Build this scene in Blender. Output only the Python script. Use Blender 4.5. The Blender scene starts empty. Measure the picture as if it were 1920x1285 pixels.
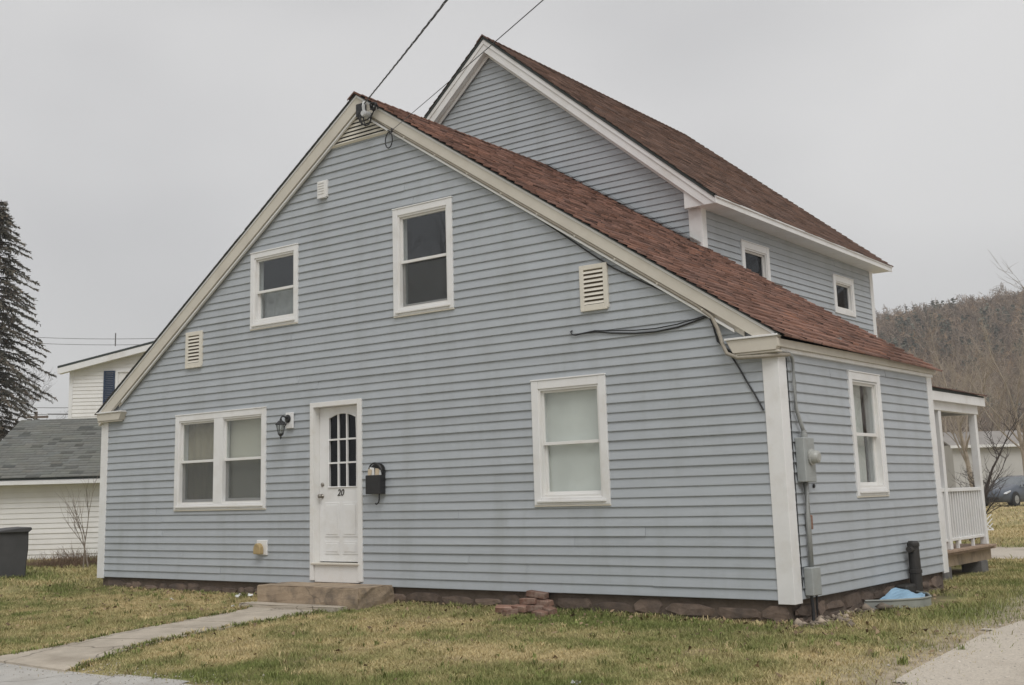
import bpy, bmesh, math, random
import numpy as np
from mathutils import Vector, Matrix
random.seed(7)
rng = np.random.default_rng(11)
R = math.radians
scene = bpy.context.scene
col = scene.collection

# ------------------------------------------------------------------ camera
CAM = Vector((16.679, -11.106, 1.079))
cr = Vector((0.78094378, 0.62404178, -0.02643249))
cu = Vector((0.13419144, -0.1262995, 0.9828739))
cf = Vector((-0.61001596, 0.77111627, 0.18237387))
cam_data = bpy.data.cameras.new('camera')
cam = bpy.data.objects.new('camera', cam_data)
col.objects.link(cam)
m = Matrix((cr, cu, -cf)).transposed().to_4x4()
m.translation = CAM
cam.matrix_world = m
cam_data.sensor_fit = 'HORIZONTAL'
cam_data.sensor_width = 36.0
cam_data.lens = 2242.02 / 1920 * 36
cam_data.shift_x = 0.02114
cam_data.shift_y = -0.0676
cam_data.clip_end = 6000
scene.camera = cam

# ------------------------------------------------------------------ sky, sun, exposure
SUN_EL, SUN_AZ = R(52), R(132)          # azimuth clockwise from +Y
world = bpy.data.worlds.new('World')
scene.world = world
world.use_nodes = True
wn, wl = world.node_tree.nodes, world.node_tree.links
wn.clear()
sky = wn.new('ShaderNodeTexSky')
sky.sky_type = 'NISHITA'
sky.sun_disc = False
sky.sun_elevation = SUN_EL
sky.sun_rotation = SUN_AZ
bg_sky = wn.new('ShaderNodeBackground')
bg_sky.inputs['Strength'].default_value = 0.008
wl.new(sky.outputs['Color'], bg_sky.inputs['Color'])
tc = wn.new('ShaderNodeTexCoord')
mp = wn.new('ShaderNodeMapping')
mp.inputs['Scale'].default_value = (1.0, 1.0, 2.2)
nz = wn.new('ShaderNodeTexNoise')
nz.inputs['Scale'].default_value = 1.7
nz.inputs['Detail'].default_value = 3.0
nz.inputs['Roughness'].default_value = 0.45
rp = wn.new('ShaderNodeValToRGB')
rp.color_ramp.elements[0].position = 0.33
rp.color_ramp.elements[0].color = (0.445, 0.440, 0.442, 1)
rp.color_ramp.elements[1].position = 0.66
rp.color_ramp.elements[1].color = (0.665, 0.655, 0.645, 1)
wl.new(tc.outputs['Generated'], mp.inputs['Vector'])
wl.new(mp.outputs['Vector'], nz.inputs['Vector'])
wl.new(nz.outputs['Fac'], rp.inputs['Fac'])
bg_cl = wn.new('ShaderNodeBackground')
bg_cl.inputs['Strength'].default_value = 0.975
wl.new(rp.outputs['Color'], bg_cl.inputs['Color'])
addw = wn.new('ShaderNodeAddShader')
wl.new(bg_sky.outputs[0], addw.inputs[0])
wl.new(bg_cl.outputs[0], addw.inputs[1])
wo = wn.new('ShaderNodeOutputWorld')
wl.new(addw.outputs[0], wo.inputs['Surface'])

sun_data = bpy.data.lights.new('sun', 'SUN')
sun_data.energy = 1.5
sun_data.angle = R(36)
sun_data.color = (1.0, 0.982, 0.96)
sun = bpy.data.objects.new('sun', sun_data)
col.objects.link(sun)
sd = Vector((math.sin(SUN_AZ) * math.cos(SUN_EL), math.cos(SUN_AZ) * math.cos(SUN_EL), math.sin(SUN_EL)))
sun.rotation_euler = sd.to_track_quat('Z', 'Y').to_euler()
sun.location = (20, -20, 25)

scene.render.engine = 'CYCLES'
vs = scene.view_settings
vs.view_transform = 'Standard'
vs.look = 'None'
vs.exposure = 0.2
vs.gamma = 1.0
vs.use_curve_mapping = False


# ------------------------------------------------------------------ materials
class NT:
    def __init__(self, name):
        self.m = bpy.data.materials.new(name)
        self.m.use_nodes = True
        self.n = self.m.node_tree.nodes
        self.l = self.m.node_tree.links
        self.b = self.n['Principled BSDF']

    def add(self, t, **kw):
        nd = self.n.new(t)
        for k, v in kw.items():
            if k in nd.inputs:
                nd.inputs[k].default_value = v
            else:
                setattr(nd, k, v)
        return nd

    def link(self, a, b):
        self.l.new(a, b)


def mat(name, color, rough=0.6, var=0.12, scale=6.0, bump=0.0, bscale=60.0, dirt=None, dirt_amt=0.3,
        stretch=(1, 1, 1), metallic=0.0, rnd=0.0, attr=None, spec=0.5, dscale=1.4, dstretch=(1, 1, 1), crack=0.0):
    t = NT(name)
    tcn = t.add('ShaderNodeTexCoord')
    mpn = t.add('ShaderNodeMapping', Scale=stretch)
    t.link(tcn.outputs['Object'], mpn.inputs['Vector'])
    n1 = t.add('ShaderNodeTexNoise', Scale=scale, Detail=6.0, Roughness=0.6)
    t.link(mpn.outputs['Vector'], n1.inputs['Vector'])
    mr = t.add('ShaderNodeMapRange')
    mr.inputs['From Min'].default_value = 0.25
    mr.inputs['From Max'].default_value = 0.75
    mr.inputs['To Min'].default_value = 1 - var
    mr.inputs['To Max'].default_value = 1 + var
    t.link(n1.outputs['Fac'], mr.inputs['Value'])
    hs = t.add('ShaderNodeHueSaturation')
    hs.inputs['Color'].default_value = (*color, 1)
    if attr:
        an = t.add('ShaderNodeAttribute', attribute_name=attr)
        t.link(an.outputs['Color'], hs.inputs['Color'])
    val = mr.outputs['Result']
    if rnd > 0:
        oi = t.add('ShaderNodeObjectInfo')
        m2 = t.add('ShaderNodeMapRange')
        m2.inputs['To Min'].default_value = 1 - rnd
        m2.inputs['To Max'].default_value = 1 + rnd
        t.link(oi.outputs['Random'], m2.inputs['Value'])
        mm = t.add('ShaderNodeMath', operation='MULTIPLY')
        t.link(val, mm.inputs[0])
        t.link(m2.outputs['Result'], mm.inputs[1])
        val = mm.outputs[0]
    t.link(val, hs.inputs['Value'])
    out = hs.outputs['Color']
    if dirt:
        n2 = t.add('ShaderNodeTexNoise', Scale=dscale, Detail=8.0, Roughness=0.65)
        mp2 = t.add('ShaderNodeMapping', Scale=dstretch)
        t.link(tcn.outputs['Object'], mp2.inputs['Vector'])
        t.link(mp2.outputs['Vector'], n2.inputs['Vector'])
        m3 = t.add('ShaderNodeMapRange')
        m3.inputs['From Min'].default_value = 0.48
        m3.inputs['From Max'].default_value = 0.72
        m3.inputs['To Max'].default_value = dirt_amt
        t.link(n2.outputs['Fac'], m3.inputs['Value'])
        mx = t.add('ShaderNodeMix', data_type='RGBA')
        t.link(m3.outputs['Result'], mx.inputs[0])
        t.link(out, mx.inputs[6])
        mx.inputs[7].default_value = (*dirt, 1)
        out = mx.outputs[2]
    if crack > 0:
        nd = t.add('ShaderNodeTexNoise', Scale=3.0, Detail=5.0)
        t.link(tcn.outputs['Object'], nd.inputs['Vector'])
        va = t.add('ShaderNodeVectorMath', operation='MULTIPLY_ADD')
        va.inputs[1].default_value = (0.35, 0.35, 0.35)
        t.link(nd.outputs['Color'], va.inputs[0])
        t.link(tcn.outputs['Object'], va.inputs[2])
        vo = t.add('ShaderNodeTexVoronoi', Scale=0.75)
        vo.feature = 'DISTANCE_TO_EDGE'
        t.link(va.outputs[0], vo.inputs['Vector'])
        mc = t.add('ShaderNodeMapRange')
        mc.inputs['From Max'].default_value = 0.012
        mc.inputs['To Min'].default_value = crack
        mc.inputs['To Max'].default_value = 0.0
        t.link(vo.outputs['Distance'], mc.inputs['Value'])
        mx2 = t.add('ShaderNodeMix', data_type='RGBA')
        t.link(mc.outputs['Result'], mx2.inputs[0])
        t.link(out, mx2.inputs[6])
        mx2.inputs[7].default_value = (0.07, 0.06, 0.045, 1)
        out = mx2.outputs[2]
    t.link(out, t.b.inputs['Base Color'])
    t.b.inputs['Roughness'].default_value = rough
    t.b.inputs['Metallic'].default_value = metallic
    t.b.inputs['Specular IOR Level'].default_value = spec
    if bump > 0:
        n3 = t.add('ShaderNodeTexNoise', Scale=bscale, Detail=4.0)
        t.link(mpn.outputs['Vector'], n3.inputs['Vector'])
        bp = t.add('ShaderNodeBump', Strength=bump, Distance=0.01)
        t.link(n3.outputs['Fac'], bp.inputs['Height'])
        t.link(bp.outputs['Normal'], t.b.inputs['Normal'])
    return t.m


def glass_mat(name, tint, refl=1.9, rough=0.02, trans=0.75):
    t = NT(name)
    t.n.remove(t.b)
    out = t.n['Material Output']
    lw = t.add('ShaderNodeLayerWeight', Blend=0.5)
    p5 = t.add('ShaderNodeMath', operation='POWER')
    p5.inputs[1].default_value = 5.0
    t.link(lw.outputs['Facing'], p5.inputs[0])
    fr = t.add('ShaderNodeMath', operation='MULTIPLY_ADD')
    fr.inputs[1].default_value = 0.95
    fr.inputs[2].default_value = 0.045
    t.link(p5.outputs[0], fr.inputs[0])
    ml = t.add('ShaderNodeMath', operation='MULTIPLY')
    ml.use_clamp = True
    ml.inputs[1].default_value = refl
    t.link(fr.outputs[0], ml.inputs[0])
    tr = t.add('ShaderNodeBsdfTransparent')
    tr.inputs['Color'].default_value = (tint[0] * trans, tint[1] * trans, tint[2] * trans, 1)
    gl = t.add('ShaderNodeBsdfGlossy', Roughness=rough)
    gl.inputs['Color'].default_value = (0.9, 0.92, 0.95, 1)
    nn = t.add('ShaderNodeTexNoise', Scale=2.3, Detail=1.0)
    tcx = t.add('ShaderNodeTexCoord')
    t.link(tcx.outputs['Object'], nn.inputs['Vector'])
    bp = t.add('ShaderNodeBump', Strength=0.05, Distance=0.02)
    t.link(nn.outputs['Fac'], bp.inputs['Height'])
    t.link(bp.outputs['Normal'], gl.inputs['Normal'])
    mx = t.add('ShaderNodeMixShader')
    t.link(ml.outputs[0], mx.inputs[0])
    t.link(tr.outputs[0], mx.inputs[1])
    t.link(gl.outputs[0], mx.inputs[2])
    t.link(mx.outputs[0], out.inputs['Surface'])
    return t.m


def screen_mat(name, color, alpha):
    t = NT(name)
    t.b.inputs['Base Color'].default_value = (*color, 1)
    t.b.inputs['Roughness'].default_value = 0.8
    t.b.inputs['Specular IOR Level'].default_value = 0.15
    t.b.inputs['Alpha'].default_value = alpha
    return t.m


M = {}
M['siding'] = mat('siding_vinyl', (0.398, 0.427, 0.452), 0.5, 0.05, 3.0, 0.12, 90, (0.29, 0.305, 0.30), 0.40,
                  (1, 1, 6), rnd=0.035, dstretch=(2.6, 2.6, 0.45), dscale=1.1)
M['trim'] = mat('white_trim', (0.77, 0.77, 0.762), 0.45, 0.04, 4.0, 0.05, 40, (0.52, 0.48, 0.41), 0.4, dscale=2.2)
M['trim_old'] = mat('aged_cream_trim', (0.60, 0.565, 0.49), 0.5, 0.06, 3.0, 0.08, 30, (0.40, 0.34, 0.26), 0.35)
M['trim_frame'] = mat('cream_window_vinyl', (0.76, 0.755, 0.735), 0.4, 0.04, 5.0, 0.0, 30, (0.50, 0.45, 0.36), 0.3, dscale=5)
M['vent_cream'] = mat('cream_louver', (0.68, 0.645, 0.56), 0.5, 0.05, 6.0, 0.0)
M['ventdark'] = mat('vent_shade', (0.13, 0.10, 0.065), 0.9, 0.1, 3.0)
M['dark'] = mat('dark_inside', (0.02, 0.02, 0.02), 0.9, 0.1, 3.0)
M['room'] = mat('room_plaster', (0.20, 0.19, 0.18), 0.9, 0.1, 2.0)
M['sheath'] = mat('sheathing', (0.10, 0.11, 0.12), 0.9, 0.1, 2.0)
M['drip'] = mat('roof_edge', (0.035, 0.045, 0.042), 0.7, 0.2, 5.0)
M['shingle'] = mat('red_brown_shingle', (0.2, 0.1, 0.08), 0.92, 0.22, 25.0, 0.5, 160, (0.09, 0.06, 0.05), 0.55, attr='tint', spec=0.2)
M['shingle_grey'] = mat('grey_shingle', (0.1, 0.1, 0.1), 0.92, 0.15, 12.0, 0.4, 120, (0.17, 0.18, 0.145), 0.5, attr='tint', spec=0.2)
M['stone'] = mat('foundation_stone', (0.165, 0.122, 0.095), 0.95, 0.35, 7.0, 0.8, 25, (0.055, 0.05, 0.048), 0.7, rnd=0.3, dscale=3)
M['mortar'] = mat('foundation_mortar', (0.12, 0.092, 0.072), 0.95, 0.3, 6.0, 0.6, 30)
M['brick'] = mat('old_brick', (0.22, 0.125, 0.09), 0.92, 0.3, 14.0, 0.6, 50, (0.36, 0.31, 0.26), 0.6, rnd=0.3, dscale=9)
M['concrete'] = mat('weathered_concrete', (0.37, 0.285, 0.20), 0.92, 0.22, 5.0, 0.5, 60, (0.10, 0.085, 0.07), 0.9, dscale=3.2, crack=0.4)
M['walk'] = mat('walk_concrete', (0.46, 0.405, 0.33), 0.92, 0.2, 3.0, 0.6, 70, (0.25, 0.21, 0.16), 0.7, dscale=1.6, crack=0.8)
M['road'] = mat('pale_asphalt', (0.46, 0.445, 0.415), 0.93, 0.15, 4.0, 0.6, 120, (0.30, 0.26, 0.21), 0.7, dscale=0.9, crack=0.6)
M['gravel'] = mat('gravel_drive', (0.52, 0.465, 0.39), 0.95, 0.24, 48.0, 0.7, 90, (0.30, 0.25, 0.20), 0.75, dscale=0.7)
M['pebble'] = mat('pebble', (0.40, 0.36, 0.31), 0.9, 0.35, 9.0, attr='tint')
M['soil'] = mat('lawn_soil', (0.2, 0.17, 0.09), 0.95, 0.35, 9.0, 1.0, 45, attr='tint', spec=0.1)
M['grass'] = mat('grass_blade', (0.2, 0.2, 0.08), 0.8, 0.15, 3.0, attr='tint', spec=0.2)
M['leaf'] = mat('dead_leaf', (0.2, 0.13, 0.07), 0.9, 0.2, 3.0, attr='tint', spec=0.1)
M['black'] = mat('black_metal', (0.018, 0.018, 0.019), 0.4, 0.2, 20.0, spec=0.5)
M['blackmail'] = mat('black_mailbox_paint', (0.016, 0.016, 0.017), 0.45, 0.2, 12.0)
M['paper'] = mat('paper', (0.66, 0.55, 0.40), 0.8, 0.15, 20.0, rnd=0.15)
M['white_paper'] = mat('white_scrap', (0.75, 0.76, 0.75), 0.8, 0.1, 20.0)
M['meter'] = mat('grey_meter_steel', (0.34, 0.36, 0.355), 0.5, 0.08, 8.0, 0.0, 30, (0.25, 0.23, 0.2), 0.4, metallic=0.1, dscale=6)
M['dome'] = mat('cloudy_meter_glass', (0.38, 0.385, 0.36), 0.25, 0.15, 20.0)
M['conduit'] = mat('grey_conduit', (0.30, 0.31, 0.30), 0.55, 0.1, 20.0)
M['cable'] = mat('black_cable', (0.022, 0.022, 0.024), 0.6, 0.1, 30.0)
M['cable_grey'] = mat('grey_cable', (0.30, 0.27, 0.22), 0.7, 0.15, 30.0)
M['wire_far'] = mat('aged_wire', (0.12, 0.12, 0.12), 0.6, 0.1, 30.0)
M['porcelain'] = mat('pale_insulator', (0.55, 0.56, 0.56), 0.35, 0.1, 30.0)
M['pipe'] = mat('black_pipe', (0.03, 0.027, 0.024), 0.6, 0.3, 12.0, 0.2, 30)
M['rust'] = mat('rusty_vent', (0.40, 0.30, 0.15), 0.8, 0.25, 18.0, 0.2, 40)
M['bluetarp'] = mat('blue_sheet', (0.26, 0.42, 0.56), 0.5, 0.15, 6.0, 0.4, 12)
M['greyplastic'] = mat('grey_well', (0.27, 0.28, 0.255), 0.6, 0.15, 6.0)
M['brass'] = mat('tarnished_knob', (0.28, 0.26, 0.23), 0.35, 0.1, 20.0, metallic=0.8)
M['glass'] = glass_mat('window_glass', (0.96, 0.98, 0.98), 1.2, trans=0.97)
M['glass_dark'] = glass_mat('door_glass', (0.6, 0.62, 0.65), 0.55)
M['lampglass'] = glass_mat('lamp_glass', (0.95, 0.95, 0.92), 1.0, trans=0.95)
M['screen'] = screen_mat('insect_screen', (0.11, 0.115, 0.115), 0.5)
M['curtain_beige'] = mat('beige_curtain', (0.34, 0.295, 0.21), 0.95, 0.12, 4.0, 0.3, 14, stretch=(4, 1, 0.6))
M['blind'] = mat('cream_blind', (0.56, 0.53, 0.44), 0.9, 0.04, 4.0)
M['film'] = mat('milky_plastic', (0.74, 0.735, 0.68), 0.6, 0.10, 2.2, 0.4, 6)
M['lace'] = mat('white_curtain', (0.70, 0.70, 0.66), 0.9, 0.08, 6.0, 0.3, 16, stretch=(1, 5, 0.5))
M['greycurtain'] = mat('grey_curtain', (0.30, 0.30, 0.29), 0.95, 0.2, 5.0, 0.3, 9)
M['white_siding'] = mat('white_siding', (0.75, 0.74, 0.715), 0.55, 0.04, 2.0, 0.0, 30, (0.50, 0.46, 0.41), 0.3, rnd=0.02)
M['shutter'] = mat('navy_shutter', (0.022, 0.042, 0.085), 0.6, 0.1, 5.0)
M['dumpster'] = mat('charcoal_dumpster', (0.062, 0.061, 0.062), 0.7, 0.2, 4.0)
M['bark'] = mat('grey_bark', (0.25, 0.21, 0.175), 0.95, 0.3, 6.0)
M['bark_pale'] = mat('pale_twig_bark', (0.38, 0.32, 0.255), 0.95, 0.25, 4.0)
M['bark_dark'] = mat('dark_bark', (0.075, 0.062, 0.055), 0.95, 0.25, 4.0)
M['twig'] = mat('dry_brush', (0.20, 0.135, 0.09), 0.95, 0.3, 4.0)
M['needle'] = mat('spruce_needles', (0.06, 0.07, 0.05), 0.85, 0.35, 1.2, attr='tint', spec=0.2)
M['wood_hill'] = mat('hill_wood', (0.1, 0.09, 0.07), 0.95, 0.25, 0.05, attr='tint', spec=0.05)
M['hill'] = mat('hill_ground', (0.20, 0.155, 0.12), 0.95, 0.3, 0.06, spec=0.05)
M['deck'] = mat('deck_wood', (0.36, 0.26, 0.19), 0.9, 0.2, 4.0, 0.3, 40, stretch=(1, 6, 6))
M['block'] = mat('pier_block', (0.15, 0.145, 0.14), 0.95, 0.2, 8.0, 0.5, 40)
M['pole'] = mat('utility_pole_wood', (0.14, 0.11, 0.09), 0.95, 0.2, 6.0)
M['carpaint'] = mat('dark_car_paint', (0.085, 0.10, 0.125), 0.22, 0.05, 2.0, spec=0.6)
M['carglass'] = mat('car_glass', (0.20, 0.22, 0.235), 0.05, 0.05, 2.0, spec=0.9, metallic=0.6)
M['tyre'] = mat('tyre_rubber', (0.02, 0.02, 0.02), 0.85, 0.1, 8.0)
M['rim'] = mat('alloy_rim', (0.45, 0.46, 0.47), 0.35, 0.05, 8.0, metallic=0.7)
M['lamp_lens'] = mat('headlamp_lens', (0.6, 0.62, 0.64), 0.12, 0.05, 8.0)
M['pale_house'] = mat('pale_far_wall', (0.50, 0.49, 0.47), 0.8, 0.08, 0.6)
M['pale_roof'] = mat('pale_far_roof', (0.30, 0.28, 0.26), 0.9, 0.1, 1.0)


# ------------------------------------------------------------------ helpers
def link(o, parent=None):
    col.objects.link(o)
    if parent is not None:
        o.parent = parent
    return o


def mesh_obj(name, verts, faces, material, parent=None, smooth=False, loc=None, rot=None):
    me = bpy.data.meshes.new(name)
    me.from_pydata([tuple(v) for v in verts], [], faces)
    me.update()
    if smooth:
        me.polygons.foreach_set('use_smooth', [True] * len(me.polygons))
    me.materials.append(material)
    o = bpy.data.objects.new(name, me)
    link(o, parent)
    if loc is not None:
        o.location = loc
    if rot is not None:
        o.rotation_euler = rot
    return o


def np_obj(name, verts, quads, material, parent=None, tint=None, smooth=False):
    """big mesh from numpy arrays: verts (n,3), faces (k,3|4), tint (n,3)"""
    me = bpy.data.meshes.new(name)
    k, w = quads.shape
    me.vertices.add(len(verts))
    me.vertices.foreach_set('co', np.ascontiguousarray(verts, dtype=np.float32).ravel())
    me.loops.add(k * w)
    me.loops.foreach_set('vertex_index', np.ascontiguousarray(quads, dtype=np.int32).ravel())
    me.polygons.add(k)
    me.polygons.foreach_set('loop_start', np.arange(0, k * w, w, dtype=np.int32))
    me.polygons.foreach_set('loop_total', np.full(k, w, dtype=np.int32))
    if smooth:
        me.polygons.foreach_set('use_smooth', np.ones(k, dtype=bool))
    me.update(calc_edges=True)
    me.validate()
    if tint is not None:
        at = me.color_attributes.new('tint', 'FLOAT_COLOR', 'POINT')
        c4 = np.ones((len(verts), 4), dtype=np.float32)
        c4[:, :3] = tint
        at.data.foreach_set('color', c4.ravel())
    me.materials.append(material)
    o = bpy.data.objects.new(name, me)
    return link(o, parent)


class MB:
    """collects boxes, tubes and polygons; T maps local (u, v, z) to the thing's space"""
    def __init__(self, T=None):
        self.v, self.f = [], []
        self.T = T or (lambda u, v, z: (u, v, z))

    def poly(self, pts):
        i = len(self.v)
        self.v += [self.T(*p) for p in pts]
        self.f.append(list(range(i, i + len(pts))))

    def box(self, u0, u1, v0, v1, z0, z1):
        i = len(self.v)
        self.v += [self.T(u, v, z) for u in (u0, u1) for v in (v0, v1) for z in (z0, z1)]
        self.f += [[i + a for a in q] for q in
                   ((0, 1, 3, 2), (4, 6, 7, 5), (0, 4, 5, 1), (2, 3, 7, 6), (0, 2, 6, 4), (1, 5, 7, 3))]

    def prism(self, prof, v0, v1):
        """polygon prof [(u, z)] extruded along v"""
        n = len(prof)
        i = len(self.v)
        self.v += [self.T(u, v0, z) for u, z in prof] + [self.T(u, v1, z) for u, z in prof]
        self.f += [list(range(i, i + n)), list(range(i + 2 * n - 1, i + n - 1, -1))]
        for k in range(n):
            a, b = i + k, i + (k + 1) % n
            self.f.append([a, a + n, b + n, b])

    def tube(self, pts, r, n=6, cap=True):
        pts = [Vector(self.T(*p)) for p in pts]
        rs = r if isinstance(r, (list, tuple)) else [r] * len(pts)
        i0 = len(self.v)
        for k, p in enumerate(pts):
            a = pts[max(k - 1, 0)]
            b = pts[min(k + 1, len(pts) - 1)]
            d = (b - a).normalized()
            s = d.cross(Vector((0, 0, 1)))
            if s.length < 0.05:
                s = d.cross(Vector((1, 0, 0)))
            s.normalize()
            t = s.cross(d)
            for j in range(n):
                an = 2 * math.pi * j / n
                self.v.append(tuple(p + (s * math.cos(an) + t * math.sin(an)) * rs[k]))
        for k in range(len(pts) - 1):
            for j in range(n):
                a = i0 + k * n + j
                b = i0 + k * n + (j + 1) % n
                self.f.append([a, b, b + n, a + n])
        if cap:
            self.f.append([i0 + j for j in range(n)][::-1])
            self.f.append([i0 + (len(pts) - 1) * n + j for j in range(n)])

    def lathe(self, prof, c, axis='z', n=16):
        """prof [(r, h)] about axis through c"""
        i0 = len(self.v)
        for r, h in prof:
            for j in range(n):
                an = 2 * math.pi * j / n
                a, b = r * math.cos(an), r * math.sin(an)
                if axis == 'z':
                    p = (c[0] + a, c[1] + b, c[2] + h)
                elif axis == 'x':
                    p = (c[0] + h, c[1] + a, c[2] + b)
                else:
                    p = (c[0] + a, c[1] + h, c[2] + b)
                self.v.append(self.T(*p))
        for k in range(len(prof) - 1):
            for j in range(n):
                a = i0 + k * n + j
                b = i0 + k * n + (j + 1) % n
                self.f.append([a, b, b + n, a + n])
        self.f.append([i0 + j for j in range(n)][::-1])
        self.f.append([i0 + (len(prof) - 1) * n + j for j in range(n)])

    def build(self, name, material, parent=None, bevel=0.0, smooth=False, clips=()):
        me = bpy.data.meshes.new(name)
        me.from_pydata([tuple(v) for v in self.v], [], self.f)
        bm = bmesh.new()
        bm.from_mesh(me)
        bmesh.ops.recalc_face_normals(bm, faces=bm.faces)
        for co, no in clips:
            bmesh.ops.bisect_plane(bm, geom=bm.verts[:] + bm.edges[:] + bm.faces[:], plane_co=co, plane_no=no,
                                   clear_outer=True)
        if bevel:
            bmesh.ops.bevel(bm, geom=bm.edges[:], offset=bevel, segments=1, affect='EDGES', clamp_overlap=True)
        bm.to_mesh(me)
        n = len(bm.faces)
        bm.free()
        if n == 0:
            return None
        if smooth:
            me.polygons.foreach_set('use_smooth', [True] * len(me.polygons))
        if material:
            me.materials.append(material)
        o = bpy.data.objects.new(name, me)
        return link(o, parent)


def tag(o, label=None, cat=None, group=None, kind=None):
    for k, v in (('label', label), ('category', cat), ('group', group), ('kind', kind)):
        if v:
            o[k] = v
    return o


def thing(name, label, cat, loc=(0, 0, 0), rz=0.0, group=None):
    o = bpy.data.objects.new(name, None)
    o.empty_display_size = 0.2
    link(o)
    o.location = loc
    o.rotation_euler = (0, 0, rz)
    return tag(o, label, cat, group)


def vnoise(x, y, seed=0):
    """smooth value noise in 0..1 (numpy)"""
    x = np.asarray(x, dtype=np.float64)
    y = np.asarray(y, dtype=np.float64)
    xi, yi = np.floor(x), np.floor(y)
    fx, fy = x - xi, y - yi
    fx, fy = fx * fx * (3 - 2 * fx), fy * fy * (3 - 2 * fy)

    def h(a, b):
        s = np.sin(a * 127.1 + b * 311.7 + seed * 74.7) * 43758.5453
        return s - np.floor(s)
    return ((h(xi, yi) * (1 - fx) + h(xi + 1, yi) * fx) * (1 - fy)
            + (h(xi, yi + 1) * (1 - fx) + h(xi + 1, yi + 1) * fx) * fy)


def fbm(x, y, seed=0, o=4):
    s, a, t = 0, 0.5, 0
    for k in range(o):
        s = s + a * vnoise(x * 2 ** k, y * 2 ** k, seed + k)
        t += a
        a *= 0.55
    return s / t


def gz(x, y):
    """height of the lawn"""
    x = np.asarray(x, dtype=np.float64)
    y = np.asarray(y, dtype=np.float64)
    und = 0.014 * np.sin(x * 1.7 + 0.6 * y) * np.cos(y * 1.3 - 0.4 * x) * np.clip(-y * 1.2, 0, 1)
    return -0.195 - 0.005 * (np.clip(x, -8, 20) - 5) + 0.05 * np.clip(y, -6, 0) + und


def gzf(x, y):
    return float(gz(x, y))


def pix_depth(px, py, d):
    """a point at a given distance along the view axis"""
    return CAM + cf * d + cr * ((px - 919.42) / 2242.02 * d) - cu * ((py - 512.76) / 2242.02 * d)


# ------------------------------------------------------------------ ground
def axis(a, b, step, lo, hi):
    core = list(np.arange(a, b + 1e-6, step))
    s, v = step, b
    up = []
    while v < hi:
        s *= 1.22
        v += s
        up.append(v)
    s, v = step, a
    dn = []
    while v > lo:
        s *= 1.22
        v -= s
        dn.append(v)
    return np.array(dn[::-1] + core + up)


def dry(x, y):
    """0 green .. 1 straw, the lawn's patchiness"""
    d = 0.56 * fbm(x * 0.55 + 3, y * 0.9, 3) + 0.44 * fbm(x * 2.3, y * 2.6, 9, 3)
    d = (d - 0.5) * 3.0 + 0.50
    # bleached strip in the middle of the front lawn and down by the pavement, green along the wall
    d += 0.45 * np.exp(-((x - 9.6) / 2.2) ** 2 - ((y + 2.3) / 0.55) ** 2)
    d += 0.30 * np.exp(-((x - 2.5) / 3.5) ** 2 - ((y + 2.2) / 1.3) ** 2)
    d -= 0.45 * np.exp(-((y + 0.55) / 0.45) ** 2) * (x > 5.5)
    d -= 0.30 * np.exp(-((x - 8.3) / 1.6) ** 2 - ((y + 3.9) / 0.5) ** 2)
    d -= 0.45 * np.exp(-((x - 12.4) / 0.5) ** 2 - ((y - 1.0) / 1.6) ** 2)
    d += 0.35 * (y > 13)
    return np.clip(d, 0, 1)


def wob(a, s=1.7, seed=5):
    return vnoise(a * s, a * 0 + 0.37, seed) + 0.5 * vnoise(a * s * 2.9, a * 0 + 0.7, seed + 1) - 0.75


def drive_in(x, y):
    a = x - (13.15 + 0.22 * wob(y, 1.3, 4) + 0.10 * wob(y, 6.0, 14) - 0.10 * np.clip(y - 1, 0, 4) + 0.10 * np.clip(-y - 1, 0, 5))
    b = np.minimum(y - (10.6 + 0.5 * wob(x, 0.9, 8)), 14.3 + 0.5 * wob(x, 0.8, 12) - y)
    b = np.minimum(b, x - 4)
    c = np.minimum(a, 30 - y)
    return np.maximum(c, b)


def road_in(x, y):
    return (-4.42 + 0.16 * wob(x, 1.1, 31) + 0.05 * np.clip(x - 7, 0, 9) ** 1.2 * 0) - y


GREEN = np.array((0.180, 0.208, 0.066))
STRAW = np.array((0.50, 0.405, 0.220))
SOIL = np.array((0.22, 0.165, 0.11))

gx = axis(-11, 16, 0.15, -420, 420)
gy = axis(-7, 12, 0.15, -160, 480)
X, Y = np.meshgrid(gx, gy)
dd = dry(X, Y)[..., None]
tint = GREEN * (1 - dd) + STRAW * dd
bare = np.clip((fbm(X * 1.6, Y * 1.9, 21) - 0.56) * 4, 0, 1)[..., None]
tint = tint * 0.82 * (1 - 0.55 * bare) + SOIL * 0.55 * bare
verts = np.stack([X, Y, gz(X, Y)], -1).reshape(-1, 3)


def worn(x, y):
    """bare dirt: trodden verge of the drive and the strip under the side wall"""
    v = np.clip((drive_in(x, y) + 0.75) / 0.8, 0, 1) * 0.9
    w_ = np.clip(1.2 - (x - 11.5) / 0.4, 0, 1) * (x > 11.4) * (y > -0.15) * (y < 4.6)
    return np.clip(v, 0, 1), np.clip(w_, 0, 1)


ny, nx = X.shape
ii = (np.arange(ny - 1)[:, None] * nx + np.arange(nx - 1)[None, :]).ravel()
quads = np.stack([ii, ii + 1, ii + nx + 1, ii + nx], -1)
wv, ws_ = worn(X, Y)
tint = tint * (1 - wv[..., None]) + np.array((0.40, 0.335, 0.265)) * wv[..., None]
tint = tint * (1 - ws_[..., None]) + np.array((0.13, 0.10, 0.075)) * ws_[..., None]
ground = np_obj('ground', verts, quads, M['soil'], tint=tint.reshape(-1, 3), smooth=True)
tag(ground, kind='structure')


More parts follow.
